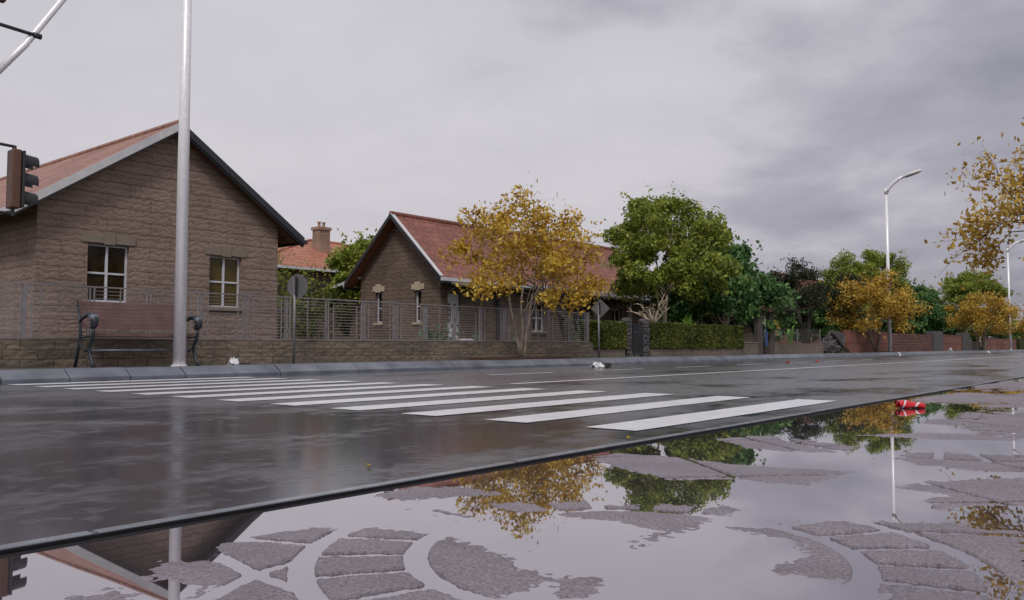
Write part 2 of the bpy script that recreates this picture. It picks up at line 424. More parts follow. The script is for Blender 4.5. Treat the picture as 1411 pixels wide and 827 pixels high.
# outlines of the slabs that stand clear of the water, in metres on the pavement
DRY = [
 [(0.520,1.005),(0.567,1.039),(0.624,1.016),(0.672,1.072),(0.719,1.085),(0.766,1.081),(0.812,1.080),(0.844,1.033),(0.886,0.998),(0.894,0.918),(0.904,0.875),(0.897,0.825),(0.882,0.777),(0.862,0.715),(0.833,0.634),(0.804,0.620),(0.768,0.621),(0.733,0.619),(0.684,0.568),(0.464,0.835),(0.550,0.909),(0.546,0.943)],
 [(0.789,0.582),(0.824,0.600),(0.848,0.596),(0.855,0.572),(0.828,0.558),(0.795,0.553),(0.777,0.566)],
 [(1.230,0.571),(1.264,0.539),(1.285,0.530),(1.311,0.523),(1.377,0.478),(1.397,0.427),(1.441,0.374),(1.471,0.328),(1.465,0.286),(1.474,0.219),(1.023,0.155),(0.942,0.254),(1.030,0.289),(1.044,0.313),(1.034,0.369),(1.026,0.415),(1.045,0.429),(1.098,0.410),(1.143,0.415),(1.196,0.448),(1.217,0.480),(1.211,0.516)],
 [(1.088,1.001),(1.178,0.977),(1.190,0.929),(1.261,0.877),(1.273,0.808),(1.350,0.736),(1.390,0.634),(1.317,0.624),(1.152,0.626),(1.152,0.666),(1.165,0.726),(1.138,0.851),(1.118,0.944)],
 [(1.032,0.628),(1.117,0.646),(1.141,0.632),(1.087,0.623)],
 [(1.758,1.196),(1.886,1.196),(1.918,1.044),(1.896,0.924),(1.877,0.888),(1.945,0.624),(1.707,0.634),(1.677,0.713),(1.703,0.756),(1.626,0.834),(1.591,0.892),(1.664,1.036)],
 [(2.360,1.161),(2.571,1.067),(2.527,0.958),(2.437,0.751),(2.262,0.762),(2.207,0.877),(2.206,0.978),(2.312,1.069)],
 [(2.244,0.604),(2.428,0.608),(2.476,0.479),(2.581,0.237),(2.284,0.211),(2.150,0.373),(2.148,0.446),(2.179,0.483),(2.162,0.542)],
 [(1.790,0.477),(1.905,0.451),(1.973,0.397),(2.096,0.308),(2.141,0.223),(1.759,0.185),(1.686,0.306),(1.601,0.357),(1.669,0.402),(1.765,0.380),(1.773,0.433)],
 [(1.019,1.055),(1.047,1.031),(1.041,0.941),(1.005,0.948)],
 [(1.078,1.215),(1.185,1.227),(1.243,1.143),(1.232,1.040),(1.171,1.078),(1.072,1.129)],
 [(2.745,0.856),(2.981,0.745),(3.079,0.449),(2.937,0.429),(2.783,0.615)],
 [(0.425,0.981),(0.468,0.986),(0.478,0.938),(0.440,0.864),(0.397,0.916)],]

SEGS = [((.70,.925),(.61,.91)), ((.61,.91),(.49,.85)), ((.63,1.02),(.61,.91)), ((.61,.91),(.60,.76)), ((.70,1.10),(.752,.985)), ((1.42,.44),(1.60,.52)), ((1.45,.40),(1.62,.30)), ((1.38,.34),(1.50,.14))]
def seg_d(X, Y, a, b):
    ax, ay = a; bx, by = b; dx, dy = bx-ax, by-ay
    t = np.clip(((X-ax)*dx + (Y-ay)*dy)/(dx*dx+dy*dy), 0, 1)
    return np.hypot(X-ax-t*dx, Y-ay-t*dy)
def poly_sd(X, Y, poly):
    d = np.full(X.shape, 9.); ins = np.zeros(X.shape, bool); n = len(poly)
    for i in range(n):
        a = poly[i]; b = poly[(i+1) % n]; d = np.minimum(d, seg_d(X, Y, a, b))
        c = ((a[1] > Y) != (b[1] > Y)) & (X < (b[0]-a[0])*(Y-a[1])/((b[1]-a[1]) or 1e-9) + a[0]); ins ^= c
    return np.where(ins, d, -d)
def paving_height(X, Y):
    P = 1.72                                   # rosette spacing
    u = (X - 1.0 + P/2) % P - P/2; v = (Y - .61 + P/2) % P - P/2
    r = np.hypot(u, v); th = np.arctan2(v, u)
    rings = np.minimum(np.abs(r-.293), np.abs(r-.437)) - .0085
    d = (th/(2*np.pi/24) + .2) % 1.0; d = np.minimum(d, 1-d); spoke = np.sin(d*2*np.pi/24)*r - .0035
    gd = np.where((r > .293) & (r < .437), np.minimum(rings, spoke), rings)
    dia1 = np.abs(((X+Y)/.47+.18) % 1.0-.5)*.47*.707; dia2 = np.abs(((X-Y*.9)/.47+.38) % 1.0-.5)*.47*.74
    gen = np.minimum(dia1, dia2) + np.where(X < 1.45, 9., 0.)
    for a, b in SEGS: gen = np.minimum(gen, seg_d(X, Y, a, b)-.005)
    gd = np.where(r >= .437, np.minimum(gd, gen), gd)
    t = np.clip((gd - .003)/.006, 0, 1); t = t*t*(3-2*t)
    m = np.full(X.shape, -.2); k = int(np.searchsorted(X[:, 0], 3.2))
    for poly in DRY: m[:k] = np.maximum(m[:k], poly_sd(X[:k], Y[:k], poly))
    m = (m + .002)/.03
    far = fbm(X*.5, Y*1.25, 2.1, 40, 3)*9.0 - 4.95
    w = np.maximum(np.clip((X-2.7)/.5, 0, 1), np.clip((.05-Y)/.2, 0, 1))
    m = np.clip(m, -3, 3)*(1-w) + far*w
    m = m + (fbm(X, Y, 16, 5, 3)-.5)*.8
    e = .0027*np.tanh(m*.9)
    micro = (fbm(X, Y, 95, 9, 3)-.5)*.0038
    return ZP + e + micro*np.exp(-np.maximum(X-3, 0)/6) - .015*(1-t)
xs = [-1.2]
while xs[-1] < .3: xs.append(xs[-1] + .012)
while xs[-1] < 120:
    X_ = xs[-1]; xs.append(X_ + (.0032 if X_ < 1.7 else .0032 + .0045*(X_-1.7)))
ys = [-1.6]
while ys[-1] < 1.262: ys.append(ys[-1] + (.0034 if ys[-1] > .1 else .012))
ys[-1] = 1.268
xs = np.array(xs); ys = np.array(ys); nx, ny = len(xs), len(ys)
GX, GY = np.meshgrid(xs, ys, indexing='ij')
GZ = paving_height(GX, GY)
GZ[:, -1] = .05
me = bpy.data.meshes.new('near_pavement')
me.vertices.add(nx*ny); me.vertices.foreach_set('co', np.stack([GX, GY, GZ], -1).astype(np.float32).ravel())
ii, jj = np.meshgrid(np.arange(nx-1), np.arange(ny-1), indexing='ij'); a = (ii*ny + jj).ravel()
q = np.stack([a, a+ny, a+ny+1, a+1], 1).astype(np.int32); nf = len(q)
me.loops.add(nf*4); me.loops.foreach_set('vertex_index', q.ravel())
me.polygons.add(nf); me.polygons.foreach_set('loop_start', np.arange(0, nf*4, 4, dtype=np.int32))
me.polygons.foreach_set('use_smooth', np.ones(nf, dtype=bool)); me.materials.append(M['paving']); me.update(calc_edges=True)
o = bpy.data.objects.new('near_pavement', me); COL.objects.link(o); o['kind'] = 'structure'
w = MB(); w.quad((-1.2, -1.6, ZP), (120, -1.6, ZP), (120, 1.2575, ZP), (-1.2, 1.2575, ZP)); struct('puddle', w, 'water')
o = MB(); o.box(-60, -1.2, -5, 1.266, -.3, ZP+.002); o.box(-1.2, 120, -5, -1.6, -.3, ZP+.002); o.box(120, 420, -5, 1.266, -.3, ZP+.002)
struct('pavement_surround', o, 'paving')
k = MB(); x = -20.0
while x < 120:
    L = .98; d = rk.uniform(-.0015, .0015)
    prof = [(1.268, -.1), (1.268, ZP+.006+d), (1.270, ZP+.0078+d), (1.288, ZP+.008+d), (1.297, ZP+.003+d), (1.301, ZP-.03), (1.301, -.1)]
    k.prism([(x+.005, a_, b_) for a_, b_ in prof], (L-.010, 0, 0)); x += L
struct('near_kerb', k, 'kerb_near')
k = MB(); k.box(-20, 120, 1.260, 1.2665, 0, ZP+.0055); struct('kerb_shade_strip', k, 'kerb_back_shade')  # added strip, paints the dark wet back of the near kerb
k = MB(); k.box(120, 420, 1.268, 1.301, -.1, ZP+.008); struct('near_kerb_distant', k, 'kerb_near')

# ------------------------------------------------------------------ houses
def wall_open(mb, axis, c, u0, u1, z0, z1, holes, depth, inward):
    """wall sheet on plane (axis 'Y' -> y=c, u is x; axis 'X' -> x=c, u is y) with window holes and reveals"""
    def P(u, z, d=0):
        return (u, c + d*inward, z) if axis == 'Y' else (c + d*inward, u, z)
    us = sorted({u0, u1, *[h[0] for h in holes], *[h[1] for h in holes]}); zs = sorted({z0, z1, *[h[2] for h in holes], *[h[3] for h in holes]})
    for i in range(len(us)-1):
        for j in range(len(zs)-1):
            um = (us[i]+us[i+1])/2; zm = (zs[j]+zs[j+1])/2
            if any(h[0] < um < h[1] and h[2] < zm < h[3] for h in holes): continue
            mb.quad(P(us[i], zs[j]), P(us[i+1], zs[j]), P(us[i+1], zs[j+1]), P(us[i], zs[j+1]))
    for a, b, c0, c1 in holes:
        for q_ in (((a, c0), (a, c1)), ((b, c0), (b, c1)), ((a, c0), (b, c0)), ((a, c1), (b, c1))):
            (ua, za), (ub, zb) = q_
            mb.quad(P(ua, za), P(ub, zb), P(ub, zb, depth), P(ua, za, depth))

def obox(mb, axis, c, inward, u0, u1, z0, z1, d0, d1):
    a, b = sorted((c + d0*inward, c + d1*inward))
    if axis == 'Y': mb.box(u0, u1, a, b, z0, z1)
    else: mb.box(a, b, u0, u1, z0, z1)

def window(root, axis, c, inward, u0, u1, z0, z1, frame='window_paint', glass='glass_dark', lint='lintel', depth=.16, fw=.045, sill=True, transom=.5, key=True, mull=True):
    f = MB(); d0, d1 = depth - .05, depth
    B = lambda mb, *a: obox(mb, axis, c, inward, *a)
    B(f, u0, u0+fw, z0, z1, d0, d1); B(f, u1-fw, u1, z0, z1, d0, d1)
    B(f, u0+fw, u1-fw, z0, z0+fw, d0, d1); B(f, u0+fw, u1-fw, z1-fw, z1, d0, d1)
    um = (u0+u1)/2; zt = z0 + (z1-z0)*transom
    if mull: B(f, um-fw*.6, um+fw*.6, z0+fw, z1-fw, d0-.008, d1-.004)
    B(f, u0+fw, u1-fw, zt-fw*.5, zt+fw*.5, d0-.004, d1-.004)
    w_ = f.build('window', frame, root)
    g_ = MB(); B(g_, u0+.01, u1-.01, z0+.01, z1-.01, d1-.02, d1-.012); g_.build('pane', glass, w_)
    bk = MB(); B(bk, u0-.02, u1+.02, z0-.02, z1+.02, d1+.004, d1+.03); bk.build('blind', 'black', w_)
    if lint:
        l_ = MB(); kz = .19
        if key:
            B(l_, u0-.14, um-.13, z1+.02, z1+.02+kz, -.03, .02); B(l_, um+.13, u1+.14, z1+.02, z1+.02+kz, -.03, .02)
            B(l_, um-.13, um+.13, z1-.01, z1+.10+kz, -.055, .02)
        else: B(l_, u0-.12, u1+.12, z1+.02, z1+.16, -.03, .02)
        l_.build('lintel', lint, w_, bevel=.008)
    if sill:
        s_ = MB(); B(s_, u0-.07, u1+.07, z0-.09, z0-.004, -.06, depth-.052); s_.build('sill', lint or 'lintel', w_, bevel=.006)
    return w_

def gable_y(mb, x0, x1, y, z0, xa, za):           # triangle over a wall facing -Y/+Y
    mb.quad((x0, y, z0), (x1, y, z0), (xa, y, za))

def house_ridge_y(root, x0, x1, y0, y1, ze, xa, za, holes, wmat, rmat, over=.36, eave=.62):
    """gable faces the street, ridge runs back from it"""
    w_ = MB(); wall_open(w_, 'Y', y0, x0, x1, .14, ze, holes, .2, 1); gable_y(w_, x0, x1, y0, ze, xa, za)
    wall_open(w_, 'Y', y1, x0, x1, .14, ze, [], .2, -1); gable_y(w_, x0, x1, y1, ze, xa, za)
    wall_open(w_, 'X', x0, y0, y1, .14, ze, [], .2, 1); wall_open(w_, 'X', x1, y0, y1, .14, ze, [], .2, -1)
    w_.build('wall', wmat, root)
    sl = (za - ze) / ((x1 - x0)/2)
    r_ = MB(); t = .10
    for sx in (-1, 1):
        xe = (x0 - eave) if sx < 0 else (x1 + eave)
        zE = za - sl*abs(xe - xa)
        r_.prism([(xa, y0-over, za+t+.02), (xe, y0-over, zE+t+.02), (xe, y0-over, zE+.02), (xa, y0-over, za+.02)], (0, y1-y0+2*over, 0))
    ro = r_.build('roof', rmat, root)
    rid = MB(); rid.tube([(xa, y0-over-.02, za+t+.02), (xa, y1+over, za+t+.02)], .085, 8); rid.build('ridge_tiles', rmat, ro)
    return ro, sl

# house 1 ---------------------------------------------------------------
H1 = thing('stone_house', (10.83, 20, .15), 'large carved stone gable house at left with two white framed windows above the bench', 'house')
hw = [(8.79, 9.77, 1.47, 2.83), (11.90, 12.84, 1.45, 2.80)]
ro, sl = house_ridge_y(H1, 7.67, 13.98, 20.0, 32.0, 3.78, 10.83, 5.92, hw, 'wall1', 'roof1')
for i, h in enumerate(hw): window(H1, 'Y', 20.0, 1, *h, glass='glass_dark' if i == 0 else 'glass_amber')
yf = 19.64
for sx, mt in ((-1, 'white_board'), (1, 'dark_board')):
    xe = 7.67-.62 if sx < 0 else 13.98+.62; zE = 5.92 - sl*abs(xe-10.83)
    b_ = MB(); hgt = .20
    b_.prism([(10.83, yf-.035, 5.92+.13), (xe, yf-.035, zE+.13), (xe, yf-.035, zE+.13-hgt), (10.83, yf-.035, 5.92+.13-hgt)], (0, .033, 0))
    b_.build('barge_board', mt, ro)
    d_ = MB()
    d_.prism([(10.83+sx*.02, yf, 5.92-.072), (xe, yf, zE-.072), (xe, yf, zE-.13), (10.83+sx*.02, yf, 5.92-.13)], (0, .10, 0))
    d_.build('barge_moulding', 'dark_board', ro)
    s_ = MB(); s_.prism([(10.83, yf+.11, 5.92-.002), (xe, yf+.11, zE-.002), (xe, yf+.11, zE-.03), (10.83, yf+.11, 5.92-.03)], (0, .24, 0))
    s_.build('soffit', 'soffit', ro)
    gt = MB(); gx = xe + sx*.05
    gt.box(min(gx-.06, gx+.06), max(gx-.06, gx+.06), 19.62, 32.4, zE-.04, zE+.06); gt.build('gutter', 'dark_board' if sx > 0 else 'white_board', ro)
wg = MB(); wg.box(13.99, 15.4, 24.5, 30.0, .14, 3.2); wg.build('side_wing', 'wall1', H1)
rf = MB(); rf.prism([(13.99, 24.1, 3.75), (15.8, 24.1, 3.15), (15.8, 24.1, 3.28), (13.99, 24.1, 3.88)], (0, 6.3, 0)); wr_ = rf.build('wing_roof', 'roof1', H1)
gt = MB(); gt.box(14.0, 15.82, 24.02, 24.09, 3.02, 3.14); gt.box(15.81, 15.90, 24.02, 30.4, 3.10, 3.22); gt.build('gutter', 'dark_board', wr_)

# house 2 ---------------------------------------------------------------
def house_ridge_x(root, x0, x1, y0, y1, ze, za, front, left, wmat, rmat, over=.42, eave=.42, right=()):
    ya = (y0+y1)/2
    w_ = MB(); wall_open(w_, 'Y', y0, x0, x1, .14, ze, front, .2, 1); wall_open(w_, 'Y', y1, x0, x1, .14, ze, [], .2, -1)
    for xx, inw, hl in ((x0, 1, left), (x1, -1, right)):
        wall_open(w_, 'X', xx, y0, y1, .14, ze, list(hl), .2, inw); w_.quad((xx, y0, ze), (xx, y1, ze), (xx, ya, za))
    w_.build('wall', wmat, root)
    sl = (za-ze)/((y1-y0)/2); r_ = MB(); t = .10
    for sy in (-1, 1):
        ye = y0-eave if sy < 0 else y1+eave; zE = za - sl*abs(ye-ya)
        r_.prism([(x0-over, ya, za+t+.02), (x0-over, ye, zE+t+.02), (x0-over, ye, zE+.02), (x0-over, ya, za+.02)], (x1-x0+2*over, 0, 0))
    ro = r_.build('roof', rmat, root)
    rid = MB(); rid.tube([(x0-over-.01, ya, za+t+.03), (x1+over, ya, za+t+.03)], .09, 8); rid.build('ridge_tiles', rmat, ro)
    for sy in (-1, 1):
        ye = y0-eave if sy < 0 else y1+eave; zE = za - sl*abs(ye-ya); xf = x0-over
        b_ = MB(); b_.prism([(xf-.035, ya, za+.14), (xf-.035, ye, zE+.14), (xf-.035, ye, zE-.03), (xf-.035, ya, za-.03)], (.033, 0, 0))
        b_.build('barge_board', 'dark_board', ro)
        if sy < 0:
            b_ = MB(); b_.prism([(xf-.04, ya, za+.17), (xf-.04, ye, zE+.17), (xf-.04, ye, zE+.142), (xf-.04, ya, za+.142)], (.16, 0, 0)); b_.build('white_verge', 'white_board', ro)
        s_ = MB(); s_.prism([(xf, ya, za-.002), (xf, ye, zE-.002), (xf, ye, zE-.03), (xf, ya, za-.03)], (over-.01, 0, 0)); s_.build('soffit', 'soffit', ro)
        gt = MB(); gt.box(x0-over, x1+over, min(ye, ye+sy*.1), max(ye, ye+sy*.1), zE-.02, zE+.10); gt.build('gutter', 'white_board', ro)
        g2_ = MB(); g2_.box(x0-over, x1+over, min(ye, ye+sy*.09), max(ye, ye+sy*.09), zE-.10, zE-.023); g2_.build('fascia', 'dark_board', ro)
    return ro

H2 = thing('brown_stone_house', (20.5, 20, .15), 'long brown stone house with dark red roof and white front door behind the yellow tree', 'house')
lw = [(20.92, 21.26, 1.27, 2.38), (22.95, 23.29, 1.27, 2.38)]
fw2 = [(25.55, 26.35, 1.0, 2.05), (28.4, 29.2, 1.0, 2.05), (31.2, 32.0, 1.0, 2.05), (20.86, 21.52, .24, 2.27)]
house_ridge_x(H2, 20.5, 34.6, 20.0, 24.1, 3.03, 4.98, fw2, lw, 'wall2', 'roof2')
for h in fw2[:3]: window(H2, 'Y', 20.0, 1, *h, fw=.05)
for h in lw: window(H2, 'X', 20.5, 1, *h, lint='cream', fw=.05, transom=.48, mull=False)
d_ = MB(); d_.box(20.88, 21.50, 20.10, 20.16, .25, 2.25)
for a_, b_ in ((.62, .95), (1.05, 1.12)): d_.box(20.96, 21.42, 20.085, 20.10, .15+a_-.3, .15+b_-.3)
dr = d_.build('front_door', 'door', H2)
p_ = MB()
for a_ in (20.94, 21.22):
    pts = [(a_, 20.094, 1.25), (a_+.17, 20.094, 1.25), (a_+.17, 20.094, 1.82)] + [(a_+.085+.085*math.cos(t), 20.094, 1.82+.085*math.sin(t)) for t in (R(30), R(60), R(90), R(120), R(150))] + [(a_, 20.094, 1.82)]
    p_.prism(pts, (0, .005, 0))
p_.build('door_glass', 'glass_dark', dr)
p_ = MB()
for a_ in (20.94, 21.22):
    for zz in (1.42, 1.60, 1.78): p_.box(a_, a_+.17, 20.086, 20.0935, zz-.012, zz+.012)
    p_.box(a_+.075, a_+.095, 20.084, 20.0935, 1.25, 1.88)
p_.build('glazing_bars', 'door', dr)
p_ = MB(); p_.rock((21.44, 20.07, 1.15), (.03, .03, .03), 1); p_.build('handle', 'iron', dr)
p_ = MB(); p_.prism([(20.5, 20.0, 2.75), (20.5, 19.2, 2.50), (20.5, 19.2, 2.44), (20.5, 20.0, 2.66)], (1.5, 0, 0)); p_.build('door_canopy', 'plain_stone', H2)
for xx in (20.6, 21.9):
    p_ = MB(); p_.tube([(xx, 19.98, 2.1), (xx, 19.3, 2.45)], .03, 6); p_.build('canopy_bracket', 'dark_wood', H2)
p_ = MB(); p_.tube([(23.4, 19.9, .16), (23.4, 19.9, 3.0)], .07, 8); p_.build('downpipe', 'dark_board', H2)
# rear lean-to seen past the left eave
p_ = MB(); p_.box(20.9, 24, 24.12, 25.2, .14, 2.6); p_.build('rear_wing', 'wall2', H2)
p_ = MB(); p_.prism([(20.4, 24.12, 3.05), (20.4, 25.6, 2.72), (20.4, 25.6, 2.62), (20.4, 24.12, 2.92)], (4, 0, 0)); p_.build('rear_roof', 'white_board', H2)
# porch on the right half of the front
p_ = MB()
p_.prism([(27.0, 19.55, 2.62), (34.8, 19.55, 2.62), (34.8, 18.0, 2.3), (27.0, 18.0, 2.3)], (0, 0, .07)); p_.build('porch_roof', 'dark_board', H2)
for xx in (27.2, 29.7, 32.2, 34.6):
    p_ = MB(); p_.box(xx-.06, xx+.06, 18.1, 18.22, .14, 2.32); p_.build('porch_post', 'dark_wood', H2)

# house behind ------------------------------------------------------------
H3 = thing('hipped_roof_house', (27, 34, .15), 'distant house with hipped orange tiled roof and brick chimney seen between the two nearest houses', 'house')
w_ = MB(); hol = [(25.4, 26.2, 2.6, 3.6), (23.4, 24.2, 2.6, 3.6)]
wall_open(w_, 'Y', 34.4, 21.5, 31.5, .14, 4.3, hol, .2, 1); w_.box(21.5, 31.5, 34.7, 42, .14, 4.28); w_.build('wall', 'wall2', H3)
for h in hol: window(H3, 'Y', 34.4, 1, *h, fw=.06)
r_ = MB(); A = [(22.0, 33.8, 4.3), (33.4, 33.8, 4.3), (33.4, 42.6, 4.3), (22.0, 42.6, 4.3), (28.3, 37.6, 6.2), (30.6, 37.6, 6.2)]
A2 = [(x_, y_, z_-.14) for x_, y_, z_ in A[:4]]
r_.add(A + A2, [(0, 1, 5, 4), (1, 2, 5), (2, 3, 4, 5), (3, 0, 4), (0, 6, 7, 1), (1, 7, 8, 2), (2, 8, 9, 3), (3, 9, 6, 0), (6, 9, 8, 7)]); rr = r_.build('roof', 'roof3', H3)
r_ = MB(); r_.tube([A[0], A[4], A[5], A[1]], .09, 6); r_.build('ridge_tiles', 'roof3', rr)
r_ = MB(); r_.add([(27.6, 34.2, 4.75), (30.4, 34.2, 4.75), (29.0, 34.2, 5.62), (27.6, 37.0, 4.75), (30.4, 37.0, 4.75), (29.0, 37.2, 5.62)], [(0, 1, 2), (0, 2, 5, 3), (1, 4, 5, 2)]); r_.build('dormer_roof', 'roof3', rr)
r_ = MB(); r_.box(20.85, 32.15, 33.68, 33.79, 4.14, 4.27); r_.build('gutter', 'white_board', rr)
c_ = MB(); c_.box(27.75, 28.45, 36.0, 36.6, 5.2, 6.60); c_.box(27.69, 28.51, 35.94, 36.66, 6.60, 6.76); ch = c_.build('chimney', 'chimney', rr)
for xx in (27.95, 28.25):
    c_ = MB(); c_.tube([(xx, 36.3, 6.76), (xx, 36.3, 7.0)], [.085, .07], 10); c_.tube([(xx, 36.3, 6.98), (xx, 36.3, 7.06)], [.10, .10], 10); c_.build('chimney_pot', 'chimney', ch)

# houses farther down the street ------------------------------------------
H4 = thing('red_roofed_house', (60, 21, .15), 'far red roofed house mostly hidden behind the dark trees and red wall', 'house')
f4 = [(58.5, 59.5, 1.0, 2.2), (62.5, 63.5, 1.0, 2.2), (66, 67, 1.0, 2.2)]
house_ridge_x(H4, 56, 71, 20.5, 24.5, 3.1, 5.25, f4, [], 'redwall', 'roof2')
for h in f4: window(H4, 'Y', 20.5, 1, *h)
H5 = thing('brown_bungalow', (46, 21, .15), 'low brown bungalow hidden behind the dark spreading tree', 'house')
f5 = [(40, 41, 1.0, 2.1), (44, 45, 1.0, 2.1)]
house_ridge_x(H5, 37.5, 48, 20.5, 24.5, 2.4, 3.6, f5, [], 'wall2', 'roof2')
for h in f5: window(H5, 'Y', 20.5, 1, *h)

# ------------------------------------------------------------------ garden walls and fence
def wall_thing(name, x0, x1, top, mat, label, cat='garden wall', y0=11.7, th=.24, cop=True, group=None):
    r = thing(name, ((x0+x1)/2, y0+th/2, ZP), label, cat, group)
    b = MB(); b.box(x0, x1, y0, y0+th, .05, top-(.03 if cop else 0)); b.build('wall_body', mat, r)
    if cop:
        b = MB(); b.box(x0, x1, y0-.02, y0+th+.02, top-.029, top+.004); b.build('coping', 'lintel' if mat != 'redwall' else 'redwall', r, bevel=.006)
    return r
wall_thing('stone_wall', -6.0, 17.40, .53, 'fence_stone', 'long low rough stone wall carrying the metal fence beside the bench', cop=False)
FN = thing('metal_fence', (8, 11.82, .53), 'grey metal bar fence on top of the long low stone wall', 'fence')
cb = MB(); cb.box(-6.0, 17.38, 11.79, 11.85, .532, .552); cb.box(-6.0, 17.38, 11.80, 11.84, 1.235, 1.255); cb.build('rail', 'fence_metal', FN)
rf_ = random.Random(5); px_ = -5.2; n_ = 0
posts = []
while px_ < 17.4:
    posts.append(px_); px_ += .805
for i, xp in enumerate(posts):
    b = MB(); thick = .055 if abs(xp-4.45) < .1 else .008
    b.box(xp-thick-.018, xp-.018, 11.80, 11.84, .553, 1.234); b.box(xp+.030, xp+.030+.008, 11.80, 11.84, .553, 1.234)
    b.build('post', 'fence_metal', FN)
    if i+1 < len(posts):
        b = MB(); x0 = xp+.046; x1 = posts[i+1]-.034-(.03 if abs(posts[i+1]-4.45) < .1 else 0); pat = i % 4
        zz = .60; nb = 13
        a0, a1 = (x0+.0, x1) if pat in (0, 2) else (x0, x1)
        for kk in range(nb):
            z_ = .585 + kk*.0505
            wv = .009 if xp < 4.3 else .0052 if pat % 2 == 0 else .004
            i0, i1 = (x0+.10, x1-.02) if kk % 2 else (x0+.02, x1-.10)
            if pat == 1: i0, i1 = x0, x1
            if pat == 3: i0, i1 = (x0, x1) if kk % 3 == 0 else (x0+.1, x1-.1)
            b.box(i0, i1, 11.815, 11.825, z_-wv, z_+wv)
        for xv in ((x0+.10, x1-.10) if pat != 1 else (x0+.001+.35,)):
            b.box(xv-.006, xv+.006, 11.811, 11.829, .553, 1.234 if pat != 2 else 1.15)
        if pat in (0, 3): b.box(x0+.02, x0+.03, 11.812, 11.828, .553, 1.234); b.box(x1-.03, x1-.02, 11.812, 11.828, .553, 1.234)
        b.build('panel', 'fence_metal', FN)

# ------------------------------------------------------------------ foliage helpers
def leaf_mesh(name, pts, sizes, mat, parent, seed=0, aspect=1.9, droop=.0, normals=None):
    """many folded leaf faces (two triangles each) as one crown mesh"""
    rs = np.random.RandomState(seed); n = len(pts)
    d = rs.normal(size=(n, 3)); d[:, 2] -= droop; d /= np.linalg.norm(d, axis=1)[:, None]
    e = rs.normal(size=(n, 3)); e = np.cross(d, e); e /= np.linalg.norm(e, axis=1)[:, None]
    nn = np.cross(d, e)
    L = sizes[:, None]*.5; W = L/aspect
    A_ = pts - d*L; B_ = pts + e*W + nn*W*.35 - d*L*.1; C_ = pts + d*L; D_ = pts - e*W + nn*W*.35 - d*L*.1
    V = np.stack([A_, B_, C_, D_], 1).reshape(-1, 3).astype(np.float32)
    me = bpy.data.meshes.new(name); me.vertices.add(n*4); me.vertices.foreach_set('co', V.ravel())
    b = np.arange(n)*4; q = np.stack([b, b+1, b+2, b, b+2, b+3], 1).astype(np.int32)
    me.loops.add(n*6); me.loops.foreach_set('vertex_index', q.ravel())
    me.polygons.add(n*2); me.polygons.foreach_set('loop_start', np.arange(0, n*6, 3, dtype=np.int32))
    me.materials.append(M[mat]); me.update(calc_edges=True)
    o = bpy.data.objects.new(name, me); COL.objects.link(o); o.parent = parent; return o

def curve_pts(a, b, sag, rnd, n=5, jit=.06):
    a, b = Vector(a), Vector(b); L = (b-a).length; out = []
    for i in range(n+1):
        t = i/n; p = a.lerp(b, t); p.z += sag*L*math.sin(math.pi*t)
        if 0 < i < n: p += Vector((rnd.uniform(-1, 1), rnd.uniform(-1, 1), rnd.uniform(-1, 1)))*jit*L
        out.append(p)
    return out

